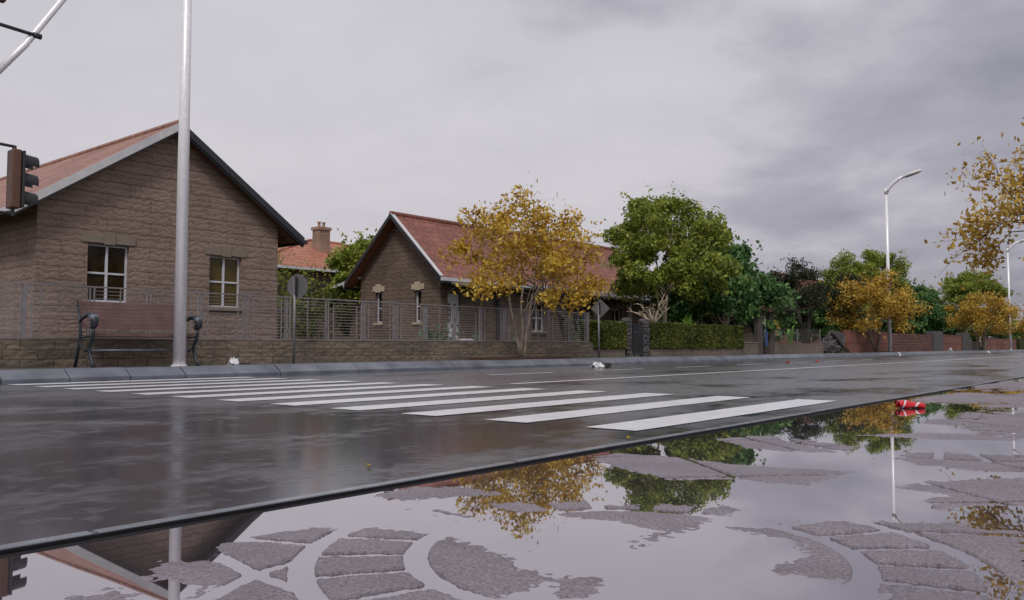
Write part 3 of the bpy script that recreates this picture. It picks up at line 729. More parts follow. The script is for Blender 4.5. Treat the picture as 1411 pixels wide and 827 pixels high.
def tree(name, loc, label, cat, crown_c, crown_r, trunk_r, stems, leaf, bark, n_clump, n_leaf, lsize, clump_r, seed,
         aspect=1.9, group=None, fork=.35, shell=.45, droop=.2, stem_spread=.10, flat=1.0, strays=.06, holes=0):
    """crown_c, crown_r are local to the base"""
    rnd = random.Random(seed); rs = np.random.RandomState(seed)
    root = thing(name, loc, label, cat, group)
    cc = Vector(crown_c); tb = MB()
    # clump centres spread through the crown volume
    cl = []; tries = 0
    gaps = [Vector((rnd.uniform(-1, 1), rnd.uniform(-1, 1), rnd.uniform(-.6, 1))).normalized()*rnd.uniform(.5, .95) for _ in range(holes)]
    while len(cl) < n_clump and tries < 9000:
        tries += 1
        v = Vector((rnd.uniform(-1, 1), rnd.uniform(-1, 1), rnd.uniform(-1, 1)))
        if v.length > 1 or v.length < shell: continue
        if v.z < -.15 and v.xy.length < .62: continue
        if any((v-g_).length < .30 for g_ in gaps): continue
        k_ = 1 + .16*math.sin(v.x*4+seed) * math.cos(v.y*5+seed*2)
        p = cc + Vector((v.x*crown_r[0]*k_, v.y*crown_r[1]*k_, v.z*crown_r[2]*k_))
        if cl and min((p-q_).length for q_ in cl) < .42*clump_r*2 and tries < 6000: continue
        cl.append(p)
    # stems, main limbs, limbs to each clump
    forks = []
    for s_ in range(stems):
        an = 2*math.pi*s_/max(1, stems) + rnd.uniform(-.4, .4)
        sp = stem_spread if stems > 1 else .03
        z_ = (cc.z - crown_r[2]) + crown_r[2]*fork*2*rnd.uniform(.75, 1.1)
        top = Vector((math.cos(an)*sp*z_*3, math.sin(an)*sp*z_*3, z_))
        b0 = Vector((math.cos(an)*trunk_r*.5, math.sin(an)*trunk_r*.5, -.05)) if stems > 1 else Vector((0, 0, -.05))
        pts = curve_pts(b0, top, 0, rnd, 5, .025)
        tb.tube(pts, [trunk_r*(1.25 if i == 0 else 1)*(1-.5*i/5) for i in range(6)], 8)
        forks.append((top, trunk_r*.5, pts))
    limbs = []
    nl = max(5, n_clump//6)
    order = sorted(cl, key=lambda q_: rnd.random())
    for q_ in order[:nl]:
        f_ = min(forks, key=lambda f: (f[0]-q_).length + rnd.random()*.3)
        base = rnd.choice(f_[2][3:]) if rnd.random() < .5 else f_[0]
        mid = base.lerp(q_, .62); pts = curve_pts(base, mid, .08, rnd, 4, .06)
        tb.tube(pts, [f_[1]*(.8-.45*i/4) for i in range(5)], 6); limbs.append((pts, f_[1]*.4))
    tips = []
    for q_ in cl:
        best = min(((p, r_) for pts, r_ in limbs for p in pts[2:]), key=lambda t: (t[0]-q_).length)
        pts = curve_pts(best[0], q_, .06, rnd, 4, .07)
        tb.tube(pts, [best[1]*(.75-.55*i/4) for i in range(5)], 5, cap=False)
        tips.append(pts[2:])
        for _ in range(4):
            e_ = q_ + Vector((rnd.gauss(0, 1), rnd.gauss(0, 1), rnd.gauss(.15, .8)))*clump_r*.75
            tw = curve_pts(pts[3], e_, .05, rnd, 3, .08)
            tb.tube(tw, [best[1]*.32, best[1]*.26, best[1]*.2, best[1]*.1], 4, cap=False); tips.append(tw)
    tm = tb.build('trunk', bark, None, smooth=True); tm.parent = root
    # leaves: most on shells of clumps, some along twigs, some stray
    C_ = np.array([tuple(p) for p in cl]); idx = rs.randint(0, len(cl), n_leaf)
    wgt = rs.uniform(.6, 1.25, len(cl))
    d = rs.normal(size=(n_leaf, 3)); d /= np.linalg.norm(d, axis=1)[:, None]
    rr_ = clump_r*wgt[idx]*(rs.uniform(0, 1, n_leaf)**.45)*1.05
    d[:, 2] *= .72*flat
    P = C_[idx] + d*rr_[:, None]
    T = np.array([tuple(p) for tw in tips for p in tw]); k_ = int(n_leaf*.25); P[:k_] = T[rs.randint(0, len(T), k_)] + rs.normal(size=(k_, 3))*clump_r*.16
    ks = int(n_leaf*strays); P[k_:k_+ks] += rs.normal(size=(ks, 3))*clump_r*.55
    P[:, 2] = np.maximum(P[:, 2], .25)
    leaf_mesh('crown', P, rs.uniform(.6, 1.3, n_leaf)*lsize, leaf, root, seed, aspect, droop)
    return root

# ------------------------------------------------------------------ hedges, low walls and gates
def hedge(x0, x1, y0, y1, z0, z1, label, n, seed, group):
    root = thing('hedge', ((x0+x1)/2, (y0+y1)/2, z0), label, 'hedge', group)
    b = MB(); b.box(x0+.04, x1-.04, y0+.04, y1-.04, z0-.02, z1-.05); b.build('twigs', 'hedge_core', root)
    rs = np.random.RandomState(seed)
    c = np.stack([rs.uniform(x0, x1, n), rs.uniform(y0, y1, n), rs.uniform(z0, z1, n)], 1)
    s_ = rs.rand(n)
    front = s_ < .5; c[front, 1] = y0 + np.abs(rs.normal(0, .022, front.sum())) - .01
    top = (s_ >= .5) & (s_ < .8); c[top, 2] = z1 - np.abs(rs.normal(0, .022, top.sum())) + rs.uniform(-.005, .02, top.sum())
    e1 = (s_ >= .8) & (s_ < .9); c[e1, 0] = x0 + rs.normal(0, .02, e1.sum()); e2 = s_ >= .9; c[e2, 0] = x1 + rs.normal(0, .02, e2.sum())
    c += (fbm(c[:, 0], c[:, 2]+c[:, 1], 4, 3, 3)-.5)[:, None]*np.array([0, -.07, .06])
    c -= np.array([(x0+x1)/2, (y0+y1)/2, z0])
    leaf_mesh('foliage', c, rs.uniform(.035, .075, n), 'leaf_hedge', root, seed, 1.5, 0)
    return root
wall_thing('low_wall', 17.42, 18.88, .37, 'plain_stone', 'short plain brown low wall under the small square hedge', cop=False, group=None)
hedge(17.42, 18.90, 11.66, 12.1, .37, 1.05, 'small square clipped green hedge behind the diamond sign', 6500, 1, 'clipped hedges along the wall')
wall_thing('low_wall', 20.24, 26.05, .37, 'plain_stone', 'long plain brown low wall under the long clipped hedge', cop=False)
hedge(20.24, 26.08, 11.66, 12.1, .37, 1.07, 'long clipped green hedge right of the dark iron gate', 22000, 2, 'clipped hedges along the wall')

def rough_pillar(x, label, w_=.24, top=1.08, group='rough stone gate pillars', seed=0, y=11.80, d=.10):
    b = MB(); z = .13; i = 0; rn = random.Random(seed)
    b.box(x-w_*.78, x+w_*.78, y-d*.7, y+d*.7, .1, top-.08)
    while z < top:
        h = rn.uniform(.07, .12)
        for sgn in ((-1, 1) if i % 2 else (0,)):
            ww = w_*.55 if sgn else w_*1.02
            b.rock((x+sgn*w_*.5, y-.03, z+h/2), (ww, d, h*.58), seed*50+i*3+sgn, .14)
        z += h; i += 1
    b.rock((x, y, top+.02), (w_*1.25, d*1.1, .07), seed+99, .12)
    return tag(b.build('gate_pillar', 'dark_stone', None, smooth=False), label, 'pillar', group)
rough_pillar(19.10, 'dark rough stone gate pillar beside the small square hedge', seed=1, w_=.12)
rough_pillar(20.00, 'dark rough stone gate pillar beside the long hedge', seed=2, w_=.15)
GT = thing('iron_gate', (19.52, 11.85, ZP), 'narrow black iron gate between two rough dark stone pillars', 'gate')
b = MB()
for i in range(7): b.box(19.335+i*.062, 19.350+i*.062, 11.68, 11.695, .2, .98+.05*math.sin(i*math.pi/6))
b.build('bars', 'iron', GT)
b = MB(); b.box(19.33, 19.73, 11.675, 11.70, .22, .25); b.box(19.33, 19.73, 11.675, 11.70, .78, .81); b.box(19.30, 19.33, 11.67, 11.705, .16, 1.02); b.box(19.731, 19.761, 11.67, 11.705, .16, 1.02); b.build('gate_frame', 'iron', GT)
wall_thing('stone_wall', 26.10, 27.38, .56, 'plain_stone', 'short taller wall at the right end of the long hedge', cop=True)
# dark pillars with blue posts between
for xp, lb in ((27.60, 'dark square gate pillar left of the blue post'), (28.60, 'dark square gate pillar right of the blue post')):
    b = MB(); b.box(xp-.2, xp+.2, 11.70, 11.86, .1, 1.40); b.box(xp-.22, xp+.22, 11.68, 11.88, 1.401, 1.45)
    tag(b.build('gate_pillar', 'brown_dark', bevel=.015), lb, 'pillar', 'square gate pillars')
def blue_post(x, y, z0, z1, lb):
    r = thing('painted_post', (x, y, ZP), lb, 'post', 'blue painted posts')
    b = MB(); b.tube([(x, y, ZP), (x, y, z1+.4)], .035, 8); b.build('pole', 'sign_post', r, smooth=True)
    b = MB(); b.box(x-.075, x+.075, y-.06, y-.037, z0, z1); b.build('sleeve', 'blue', r, bevel=.01)
blue_post(28.06, 11.74, .42, .98, 'tall blue painted post standing between the dark square pillars')
blue_post(27.05, 12.4, .58, 1.0, 'short blue post behind the taller wall beside the pillars')
wall_thing('low_wall', 28.80, 33.72, .53, 'plain_stone', 'plain brown low wall with leafy plants behind, right of the blue post', cop=False)
r = thing('mesh_fence', (31.2, 11.82, .53), 'thin dark wire fence over the plain wall with plants behind', 'fence')
b = MB(); 
for i in range(33): b.tube([(28.82+i*.15, 11.82, .53), (28.82+i*.15, 11.82, 1.06)], .004, 4)
for i in range(7): b.box(28.82, 33.7, 11.817, 11.823, .58+i*.08, .584+i*.08)
b.build('mesh', 'fence_metal', r)
b = MB(); 
for xx in (28.84, 31.25, 33.66): b.box(xx-.02, xx+.02, 11.80, 11.84, .53, 1.08)
b.build('post', 'fence_metal', r)
# rubble and broken arch
rb = random.Random(8)
for i, (cx_, cz_, rx_, rz_, tilt, lb) in enumerate([(34.2, .32, .42, .24, .2, 'leftmost dark boulder of the heap against the red wall'), (34.9, .52, .62, .20, -.25, 'long tilted dark slab on top of the boulder heap'),
        (35.6, .33, .5, .2, .1, 'low dark boulder in the middle of the heap'), (36.3, .55, .32, .48, .0, 'rightmost dark boulder leaning at the red wall')]):
    b = MB(); b.rock((0, 0, 0), (rx_, .3, rz_), 60+i, .22, 12, 8)
    o = tag(b.build('boulder', 'dark_stone'), lb, 'boulder', 'dark boulders heaped by the red wall'); o.location = (cx_, 11.8+.1*i, cz_); o.rotation_euler = (.1, tilt, .2*i)
b = MB(); b.tube([(33.95, 11.7, .15), (34.05, 11.7, .7), (34.5, 11.7, 1.0), (35.2, 11.72, .78), (35.9, 11.7, .42), (36.6, 11.66, .22)], [.09, .085, .08, .08, .07, .05], 8)
b.tube([(34.3, 11.55, .16), (35.1, 11.52, .34), (36.2, 11.5, .18)], [.05, .05, .03], 6)
tag(b.build('fallen_branch', 'bark_dark', smooth=True), 'arched dark fallen branch in front of the boulder heap', 'branch')
wall_thing('red_wall', 36.86, 42.60, 1.10, 'redwall', 'plain red brown panel wall behind the tree with the second lamp')
wall_thing('red_wall', 42.61, 51.00, 1.06, 'redbrick', 'patterned red brick wall just right of the second lamp', cop=False)
b = MB(); b.box(51.05, 53.1, 11.6, 12.05, .1, 1.26); tag(b.build('gate_pillar', 'dark_stone', bevel=.02), 'wide dark pillar at the right end of the patterned brick wall', 'pillar')
wall_thing('red_wall', 53.15, 58.30, 1.10, 'redwall', 'short plain red wall right of the wide dark pillar')
b = MB(); b.box(58.35, 60.4, 11.6, 12.05, .1, 1.25); tag(b.build('gate_pillar', 'dark_stone', bevel=.02), 'dark pillar left of the farthest autumn tree', 'pillar')
wall_thing('low_wall', 60.5, 66.0, .75, 'plain_stone', 'grey low wall behind the farthest autumn tree', cop=False)
wall_thing('red_wall', 66.1, 78.0, 1.0, 'redwall', 'dark red wall beside the third lamp')
hedge(79.0, 99.0, 11.6, 12.6, .14, 1.1, 'distant dark green hedge at the right end of the street', 9000, 5, None)
wall_thing('low_wall', 99.2, 170.0, .9, 'plain_stone', 'farthest grey wall at the end of the street', cop=False)

# ------------------------------------------------------------------ trees
Z = ZP
T1 = tree('autumn_tree', (14.03, 11.25, Z), 'nearest yellow autumn tree with thin twin trunks on the far kerb', 'tree',
     (.1, 0, 2.10), (1.60, 1.5, 1.45), .036, 3, 'leaf_yellow', 'bark_grey', 60, 9000, .098, .35, 11, group='autumn trees along the street', fork=.30, shell=.15, strays=.05, stem_spread=.075, holes=6)
T2 = tree('autumn_tree', (39.2, 11.25, Z), 'orange yellow autumn tree in front of the plain red wall by the second lamp', 'tree',
     (0, 0, 2.05), (2.0, 1.7, 1.25), .07, 3, 'leaf_orange', 'bark_grey', 56, 9500, .14, .44, 12, group='autumn trees along the street', fork=.34, shell=.2, strays=.04, stem_spread=.1, holes=6)
T3 = place(T2, (61.8, 11.25, Z), 2.1, 1.08, 'farthest orange autumn tree left of the third lamp')
place(T2, (88, 11.25, Z), 4.0, 1.0, 'distant autumn tree right of the third lamp')
tree('autumn_tree', (9.55, .40, Z), 'large leaved yellow autumn tree cut off by the right picture edge', 'tree',
     (0, 0, 1.62), (1.45, 1.4, 1.10), .055, 3, 'leaf_gold', 'bark_dark', 66, 16000, .058, .28, 14, group='autumn trees along the street', fork=.34, shell=.15, strays=.06, stem_spread=.08, holes=6)
G1 = tree('green_tree', (24.5, 13.7, Z), 'tall olive green tree with pale bare limbs behind the dark gate pillars', 'tree',
     (.35, 0, 3.34), (2.4, 2.1, 1.9), .085, 1, 'leaf_olive', 'bark_pale', 64, 32000, .15, .45, 21, aspect=2.3, fork=.16, shell=.25, droop=.5, holes=7, strays=.012)
D1 = tree('green_tree', (27.3, 13.1, Z), 'deep green broad leaved tree with a pale trunk above the long hedge', 'tree',
     (.2, .3, 2.35), (2.35, 2.1, 1.75), .09, 1, 'leaf_green', 'bark_pale', 66, 24000, .19, .54, 22, aspect=1.6, fork=.10, shell=.3, droop=.2, holes=5, strays=.015)
tree('dark_tree', (38.6, 14.2, Z), 'dark ragged tree with twisted limbs behind the boulder heap', 'tree',
     (0, 0, 2.6), (2.4, 2.2, 1.45), .14, 2, 'leaf_dark', 'bark_dark', 40, 15000, .14, .46, 23, aspect=2.6, fork=.34, shell=.35, strays=.12, holes=6)
place(G1, (50.5, 14.5, Z), 1.9, 1.08, 'olive green tree rising behind the tree at the second lamp')
place(D1, (60.5, 15.5, Z), 2.3, 1.04, 'deep green tree over the patterned red brick wall')
place(G1, (74.5, 14.6, Z), 3.6, (1.3, 1.3, 1.16), 'far olive green tree left of the third lamp')
place(D1, (69, 16.5, Z), 5.1, (1.15, 1.15, .85), 'far deep green tree behind the short red wall')
place(D1, (45.5, 16.5, Z), 3.9, (1.0, 1.0, .78), 'deep green tree low behind the plain red wall')
place(G1, (95, 17.5, Z), 5.0, (1.2, 1.2, .75), 'low distant olive tree over the far hedge')
place(D1, (112, 18.5, Z), 1.0, (1.4, 1.4, .8), 'most distant deep green tree at the end of the street')
tree('garden_tree', (22.0, 25.5, Z), 'bright yellow green tree between the two nearest houses', 'tree',
     (0, 0, 2.75), (1.6, 1.5, 1.75), .09, 2, 'leaf_bright', 'bark_grey', 40, 11000, .20, .50, 31, aspect=1.9, shell=.2, strays=.05)
tree('garden_tree', (19.2, 27.5, Z), 'thin climbing tree with sparse leaves right beside the large stone house', 'tree',
     (0, 0, 2.6), (1.9, 1.3, 1.6), .06, 3, 'leaf_bright', 'bark_dark', 20, 1500, .12, .45, 32, aspect=2.4, shell=.2, strays=.2)
tree('garden_bush', (20.6, 26.2, Z), 'dark leafy bush below the hipped roof house', 'bush',
     (0, 0, 1.3), (1.6, 1.2, 1.2), .05, 3, 'leaf_hedge', 'bark_dark', 22, 4500, .12, .42, 33, shell=.2)
# leafless dark tree behind the yellow one
b = MB(); rnd = random.Random(44); B0 = Vector((20.3, 14.6, Z))
def limb(p, d, L, r_, depth):
    q_ = [p]
    for i in range(4):
        d = (d + Vector((rnd.uniform(-1, 1), rnd.uniform(-1, 1), rnd.uniform(-.5, .8)))*.28).normalized(); q_.append(q_[-1] + d*L/4)
    b.tube(q_, [r_*(1-.11*i) for i in range(5)], 6)
    if depth:
        for _ in range(3 if depth > 1 else 4):
            an = rnd.uniform(0, 6.28); nd = (d + Vector((math.cos(an), math.sin(an), rnd.uniform(-.1, .5)))*.85).normalized()
            limb(q_[rnd.choice((2, 3, 4))], nd, L*rnd.uniform(.6, .85), r_*.55, depth-1)
limb(B0, Vector((0, 0, 1)), 1.15, .13, 4)
tag(b.build('bare_tree', 'bark_dark', smooth=True), 'leafless dark tree with twisted limbs between the autumn tree and the olive tree', 'tree')

# young leafless pale shrubs over the hedge
def bare_shrub(x, y, seed, lb):
    rn = random.Random(seed); b = MB(); b.tube([(x, y, .15), (x, y, .75), (x+.03, y, 1.15)], [.075, .06, .055], 8)
    for i in range(8):
        an = i*.785 + rn.uniform(-.3, .3); el = rn.uniform(.35, 1.3); L = rn.uniform(.55, 1.05)
        e_ = Vector((x+math.cos(an)*math.cos(el)*L, y+math.sin(an)*math.cos(el)*L, 1.12+math.sin(el)*L))
        pts = curve_pts((x+.02, y, 1.08), e_, .08, rn, 5, .05); b.tube(pts, [.034, .028, .023, .018, .013, .007], 6)
        for k_ in range(3):
            p0 = pts[2+k_]; d = Vector((rn.uniform(-1, 1), rn.uniform(-1, 1), rn.uniform(0, 1)))*.26
            b.tube(curve_pts(p0, p0+d, .1, rn, 3, .06), [.014, .011, .008, .004], 5)
    return tag(b.build('bare_shrub', 'bark_pale', smooth=True), lb, 'shrub', 'bare pale shrubs over the hedge')
bare_shrub(22.05, 12.65, 3, 'bare pale shrub rising over the left end of the long hedge')
bare_shrub(26.45, 12.45, 4, 'bare pale shrub rising over the right half of the long hedge')

# ------------------------------------------------------------------ small plants
def blade_plant(x, y, z, s, n, seed, label):
    r = thing('blade_plant', (x, y, z), label, 'plant', None); rn = random.Random(seed)
    b = MB()
    for i in range(n):
        an = rn.uniform(0, 6.28); L = s*rn.uniform(.75, 1.1); out = rn.uniform(.25, .6); wd = s*.09
        side = Vector((-math.sin(an), math.cos(an), 0)); prev = None; vs = []; fs = []
        for k_ in range(8):
            t = k_/7; c = Vector((x+math.cos(an)*out*L*t*t, y+math.sin(an)*out*L*t*t, z+L*(t-.35*t*t*t*out*1.5))); ww = wd*math.sin(math.pi*min(1, .15+t*.85))
            vs += [c-side*ww+Vector((0, 0, ww*.4)), c, c+side*ww+Vector((0, 0, ww*.4))]
            if k_: j = k_*3; fs += [(j-3, j-2, j+1, j), (j-2, j-1, j+2, j+1)]
        b.add(vs, fs)
    b.build('blades', 'leaf_blade', r, smooth=True); return r
blade_plant(24.1, 12.6, .7, .85, 8, 1, 'bright arching blade plant rising over the long hedge')
blade_plant(32.3, 12.5, .4, .95, 5, 2, 'upright green blade plant behind the plain wall with plants')
def leaf_plant(x, y, h, w_, n, ls, seed, label, mat='leaf_plant', name='leafy_plant'):
    r = thing(name, (x, y, .15), label, 'plant', None); rs = np.random.RandomState(seed); rn = random.Random(seed)
    b = MB(); pts = []
    for i in range(7):
        e_ = Vector((rn.uniform(-w_, w_), rn.uniform(-w_, w_), h*rn.uniform(.6, 1))); c_ = curve_pts((0, 0, -.02), e_, .1, rn, 4, .05)
        b.tube([(p.x+x, p.y+y, p.z+.15) for p in c_], [.016, .013, .011, .009, .005], 5); pts += [tuple(p) for p in c_[1:]]
    b.build('stem', 'bark_grey', r)
    P = np.array(pts)[rs.randint(0, len(pts), n)] + rs.normal(size=(n, 3))*w_*.3; P[:, 2] = np.abs(P[:, 2])
    leaf_mesh('leaves', P, rs.uniform(.6, 1.3, n)*ls, mat, r, seed, 1.6, .1); return r
leaf_plant(13.9, 13.6, .75, .38, 90, .16, 1, 'big leaved shrub behind the fence in front of the white door')
leaf_plant(15.2, 13.8, .5, .35, 70, .14, 2, 'low pale green shrub behind the fence right of the white door')
leaf_plant(17.6, 14.2, .6, .35, 70, .14, 3, 'small shrub behind the fence right of the yellow tree trunk')
leaf_plant(30.2, 12.6, .9, .5, 150, .2, 4, 'pale green bush behind the plain wall beside the blue post')
leaf_plant(31.2, 12.9, 1.1, .4, 110, .12, 7, 'tall orange tinged bush behind the plain wall', 'leaf_orange')
leaf_plant(22.2, 12.6, 1.0, .3, 90, .12, 5, 'small green shrub poking above the long hedge', 'leaf_green')
leaf_plant(18.3, 12.7, 1.05, .35, 100, .10, 6, 'wispy shrub poking above the small square hedge', 'leaf_green')
for (x_, y_, z_, r_, lb) in ((14.3, 13.1, .42, .20, 'larger pale round boulder behind the fence below the white door'), (14.15, 12.7, .30, .15, 'smaller pale round boulder low behind the fence')):
    b = MB(); b.rock((x_, y_, z_), (r_, r_*.9, r_*.9), 5, .06, 14, 9); tag(b.build('garden_boulder', 'white_stone', smooth=True), lb, 'boulder', 'pale garden boulders')

# ------------------------------------------------------------------ lamps
def lamp(loc, label, group='street lamps on the far pavement', rz=0):
    x, y, z = 0, 0, 0
    r = thing('street_lamp', (0, 0, 0), label, 'street lamp', group)
    b = MB(); b.tube([(0, 0, 0), (0, 0, 7.35)], [.086, .058], 20); b.build('pole', 'galv', r, smooth=True)
    b = MB(); b.tube([(0, 0, -.02), (0, 0, .02)], .11, 16); b.build('base_plate', 'galv', r)
    b = MB(); pts = [(0, -.02, 7.28), (0, -.08, 7.42), (0, -.32, 7.66), (0, -.55, 7.82), (0, -.78, 7.92)]
    b.tube(pts, [.085, .085, .08, .075, .07], 10); b.tube([(0, 0, 7.2), (0, 0, 7.45)], .085, 14); b.build('arm', 'galv', r, smooth=True)
    b = MB(); b.prism([(-.11, -.72, 7.84), (.11, -.72, 7.84), (.15, -1.0, 7.93), (.11, -1.5, 8.05), (-.11, -1.5, 8.05), (-.15, -1.0, 7.93)], (0, .012, .10)); h_ = b.build('lamp_head', 'galv', r, bevel=.015)
    b = MB(); b.prism([(-.09, -.85, 7.86), (.09, -.85, 7.86), (.08, -1.4, 8.0), (-.08, -1.4, 8.0)], (0, 0, -.015)); b.build('lens', 'white_board', h_)
    r.location = loc; r.rotation_euler.z = rz
    return r
L1 = lamp((6.10, 10.98, Z), 'nearest grey metal lamp post standing in front of the bench')
place(L1, (40.2, 10.98, Z), 0, 1, 'second street lamp with its whole curved arm against the sky')
place(L1, (70.8, 10.98, Z), 0, 1, 'third street lamp partly behind the yellow leaves at the right edge')
place(L1, (101, 10.98, Z), 0, 1, 'most distant street lamp at the right edge')

# ------------------------------------------------------------------ bench
BN = thing('park_bench', (5.75, 11.3, Z), 'red brown slatted wooden bench with black scrolled iron ends', 'bench')
b = MB()
for i in range(7):
    z_ = .66 + i*.053; y_ = 11.40 + i*.013
    b.prism([(4.97, y_, z_), (6.36, y_, z_), (6.36, y_+.012, z_+.046), (4.97, y_+.012, z_+.046)], (0, .022, 0))
b.build('backrest', 'bench_wood', BN, bevel=.003)
b = MB()
for i in range(5): b.box(4.97, 6.36, 11.08+i*.066, 11.135+i*.066, .575-.006*i, .60-.006*i)
b.box(4.97, 6.36, 11.045, 11.075, .555, .602)
b.build('seat', 'bench_wood', BN, bevel=.004)
for xx in (4.94, 6.39):
    b = MB()
    # rear leg running up into the back support
    b.tube([(xx, 11.52, Z), (xx, 11.44, .38), (xx, 11.38, .58), (xx, 11.42, .75), (xx, 11.50, 1.03)], [.022, .02, .02, .018, .014], 8)
    # curved front leg with foot
    b.tube([(xx, 10.98, Z), (xx, 11.03, .22), (xx, 11.10, .32), (xx, 11.12, .42), (xx, 11.05, .52), (xx, 11.02, .60), (xx, 11.03, .68)], [.028, .022, .02, .022, .026, .024, .022], 8)
    b.tube([(xx, 11.12, .40), (xx, 11.24, .36), (xx, 11.36, .42), (xx, 11.40, .52)], .016, 7)
    b.tube([(xx, 11.05, .56), (xx, 11.40, .545)], .018, 7)
    b.build('leg', 'iron', BN, smooth=True)
    b = MB()
    c_ = []
    for k_ in range(13):
        t = k_/12; an = R(150) - R(300)*t; rr_ = .085 - .05*t
        c_.append((xx, 11.06 + rr_*math.cos(R(180)-an)*-1, .735 + rr_*math.sin(an)))
    b.tube([(xx, 11.43, .74), (xx, 11.33, .80), (xx, 11.2, .835), (xx, 11.08, .825)] , [.018, .022, .03, .038], 10)
    b.tube([(xx, 11.10, .825), (xx, 11.03, .81), (xx, 10.985, .76), (xx, 10.99, .70), (xx, 11.04, .67), (xx, 11.09, .69), (xx, 11.09, .73)], [.042, .05, .05, .042, .032, .024, .016], 12)
    b.build('armrest', 'iron', BN, smooth=True)
    b = MB(); b.rock((xx, 11.01, .79), (.052, .05, .05), 3, .03, 12, 8); b.build('scroll_end', 'iron_worn', BN, smooth=True)
b = MB(); b.tube([(4.95, 11.12, .375), (6.38, 11.12, .375)], .014, 8); b.build('stretcher', 'iron_worn', BN, smooth=True)

# ------------------------------------------------------------------ signs
r = thing('round_sign', (8.27, 11.35, Z), 'back of a round traffic sign on a thin post before the fence', 'sign')
b = MB(); b.tube([(8.27, 11.35, Z), (8.27, 11.35, 1.55)], .022, 10); b.build('post', 'sign_post', r, smooth=True)
def disc(c, rad, n, nrm, th, squash=1):
    nrm = Vector(nrm).normalized(); u = Vector((0, 0, 1)).cross(nrm).normalized(); v = nrm.cross(u)
    return [Vector(c) + u*rad*math.cos(2*math.pi*i/n) + v*rad*math.sin(2*math.pi*i/n)*squash for i in range(n)], nrm*th
P_, d_ = disc((8.31, 11.33, 1.40), .19, 32, (.93, .37, 0), .006); b = MB(); b.prism(P_, d_); s_ = b.build('sign_plate', 'sign_back', r)
b = MB(); b.box(8.245, 8.28, 11.30, 11.33, 1.27, 1.56); b.build('bracket', 'dark_board', s_)
r = thing('diamond_sign', (17.12, 11.35, Z), 'back of a diamond shaped traffic sign in front of the small hedge', 'sign')
b = MB(); b.tube([(17.12, 11.35, Z), (17.12, 11.35, 1.42)], .024, 10); b.build('post', 'sign_post', r, smooth=True)
P_, d_ = disc((17.16, 11.33, 1.34), .235, 4, (.93, .37, 0), .006); b = MB(); b.prism(P_, d_); s_ = b.build('sign_plate', 'sign_back', r, bevel=.01)
b = MB(); b.box(17.09, 17.13, 11.30, 11.325, 1.22, 1.50); b.build('bracket', 'dark_board', s_)

# ------------------------------------------------------------------ traffic signal
TL = thing('traffic_light', (3.70, 11.0, Z), 'traffic light with brown case and black visors at the left picture edge', 'traffic light')
b = MB(); b.tube([(3.66, 11.0, Z), (3.66, 11.0, 5.6)], [.07, .055], 14); b.build('mast', 'iron', TL, smooth=True)
b = MB(); b.tube([(3.62, 11.0, 3.54), (4.02, 11.0, 4.10), (4.45, 11.0, 4.82), (5.4, 11.0, 6.35)], .040, 12); b.build('diagonal_arm', 'galv', TL, smooth=True)
b = MB(); b.tube([(3.6, 10.97, 4.27), (4.17, 10.97, 4.24)], .022, 10); b.tube([(4.09, 10.97, 4.244), (4.19, 10.97, 4.239)], .034, 10); b.build('crossbar', 'black', TL, smooth=True)
b = MB(); b.tube([(3.64, 11.0, 2.84), (3.95, 11.0, 2.83)], .018, 8); b.tube([(3.64, 11.0, 2.02), (3.95, 11.0, 2.02)], .018, 8); b.tube([(3.94, 11, 2.84), (3.94, 11, 2.79)], .025, 8); b.tube([(3.94, 11, 2.08), (3.94, 11, 1.99)], .025, 8); b.build('bracket', 'black', TL)
b = MB(); b.box(3.895, 3.995, 10.90, 11.10, 2.08, 2.79); hd = b.build('signal_case', 'signal_case', TL, bevel=.015)
b = MB(); b.box(3.997, 4.03, 10.88, 11.12, 2.09, 2.78); b.build('front_panel', 'black', hd, bevel=.01)
for z_, lm in ((2.66, 'red_lens'), (2.435, 'amber_lens'), (2.21, 'green_lens')):
    P_, d_ = disc((4.031, 11.0, z_), .085, 20, (1, 0, 0), .012); b = MB(); b.prism(P_, d_); b.build('lens', lm, hd)
    b = MB(); vs = []; fs = []
    for j, (xx, dz) in enumerate(((4.031, 0), (4.19, -.02))):
        for i in range(15):
            an = R(-25) + R(230)*i/14
            for rr_ in (.100, .093): vs.append((xx, 11.0+rr_*math.cos(an), z_+dz+rr_*math.sin(an)))
    for i in range(14):
        a_ = 2*i; c_ = 30+2*i
        fs += [(a_, a_+2, c_+2, c_), (a_+1, c_+1, c_+3, a_+3), (c_, c_+2, c_+3, c_+1)]
    b.add(vs, fs); b.build('visor', 'black', hd)
# upper signal peeping in at the corner
TU = thing('upper_signal', (3.7, 10.97, 4.55), 'small upper signal head high on the mast in the top left corner', 'traffic light')
b = MB(); b.box(3.50, 3.74, 10.82, 10.92, 4.50, 5.1); hd = b.build('signal_case', 'signal_case', TU, bevel=.015)
b = MB(); b.tube([(3.66, 10.92, 4.8), (3.66, 10.97, 4.8)], .02, 8); b.build('bracket', 'black', TU)

# ------------------------------------------------------------------ tree pits
for x0, x1, lb in ((12.75, 15.3, 'rusty low tree pit edging around the nearest autumn tree'), (37.9, 40.5, 'dark tree pit edging around the tree at the second lamp')):
    b = MB(); b.box(x0, x1, 10.86, 10.89, .14, .195); b.box(x0, x1, 11.60, 11.63, .14, .195); b.box(x0, x0+.03, 10.891, 11.599, .14, .195); b.box(x1-.03, x1, 10.891, 11.599, .14, .195)
    tag(b.build('tree_pit_edging', 'rust'), lb, 'edging', 'tree pit edgings')

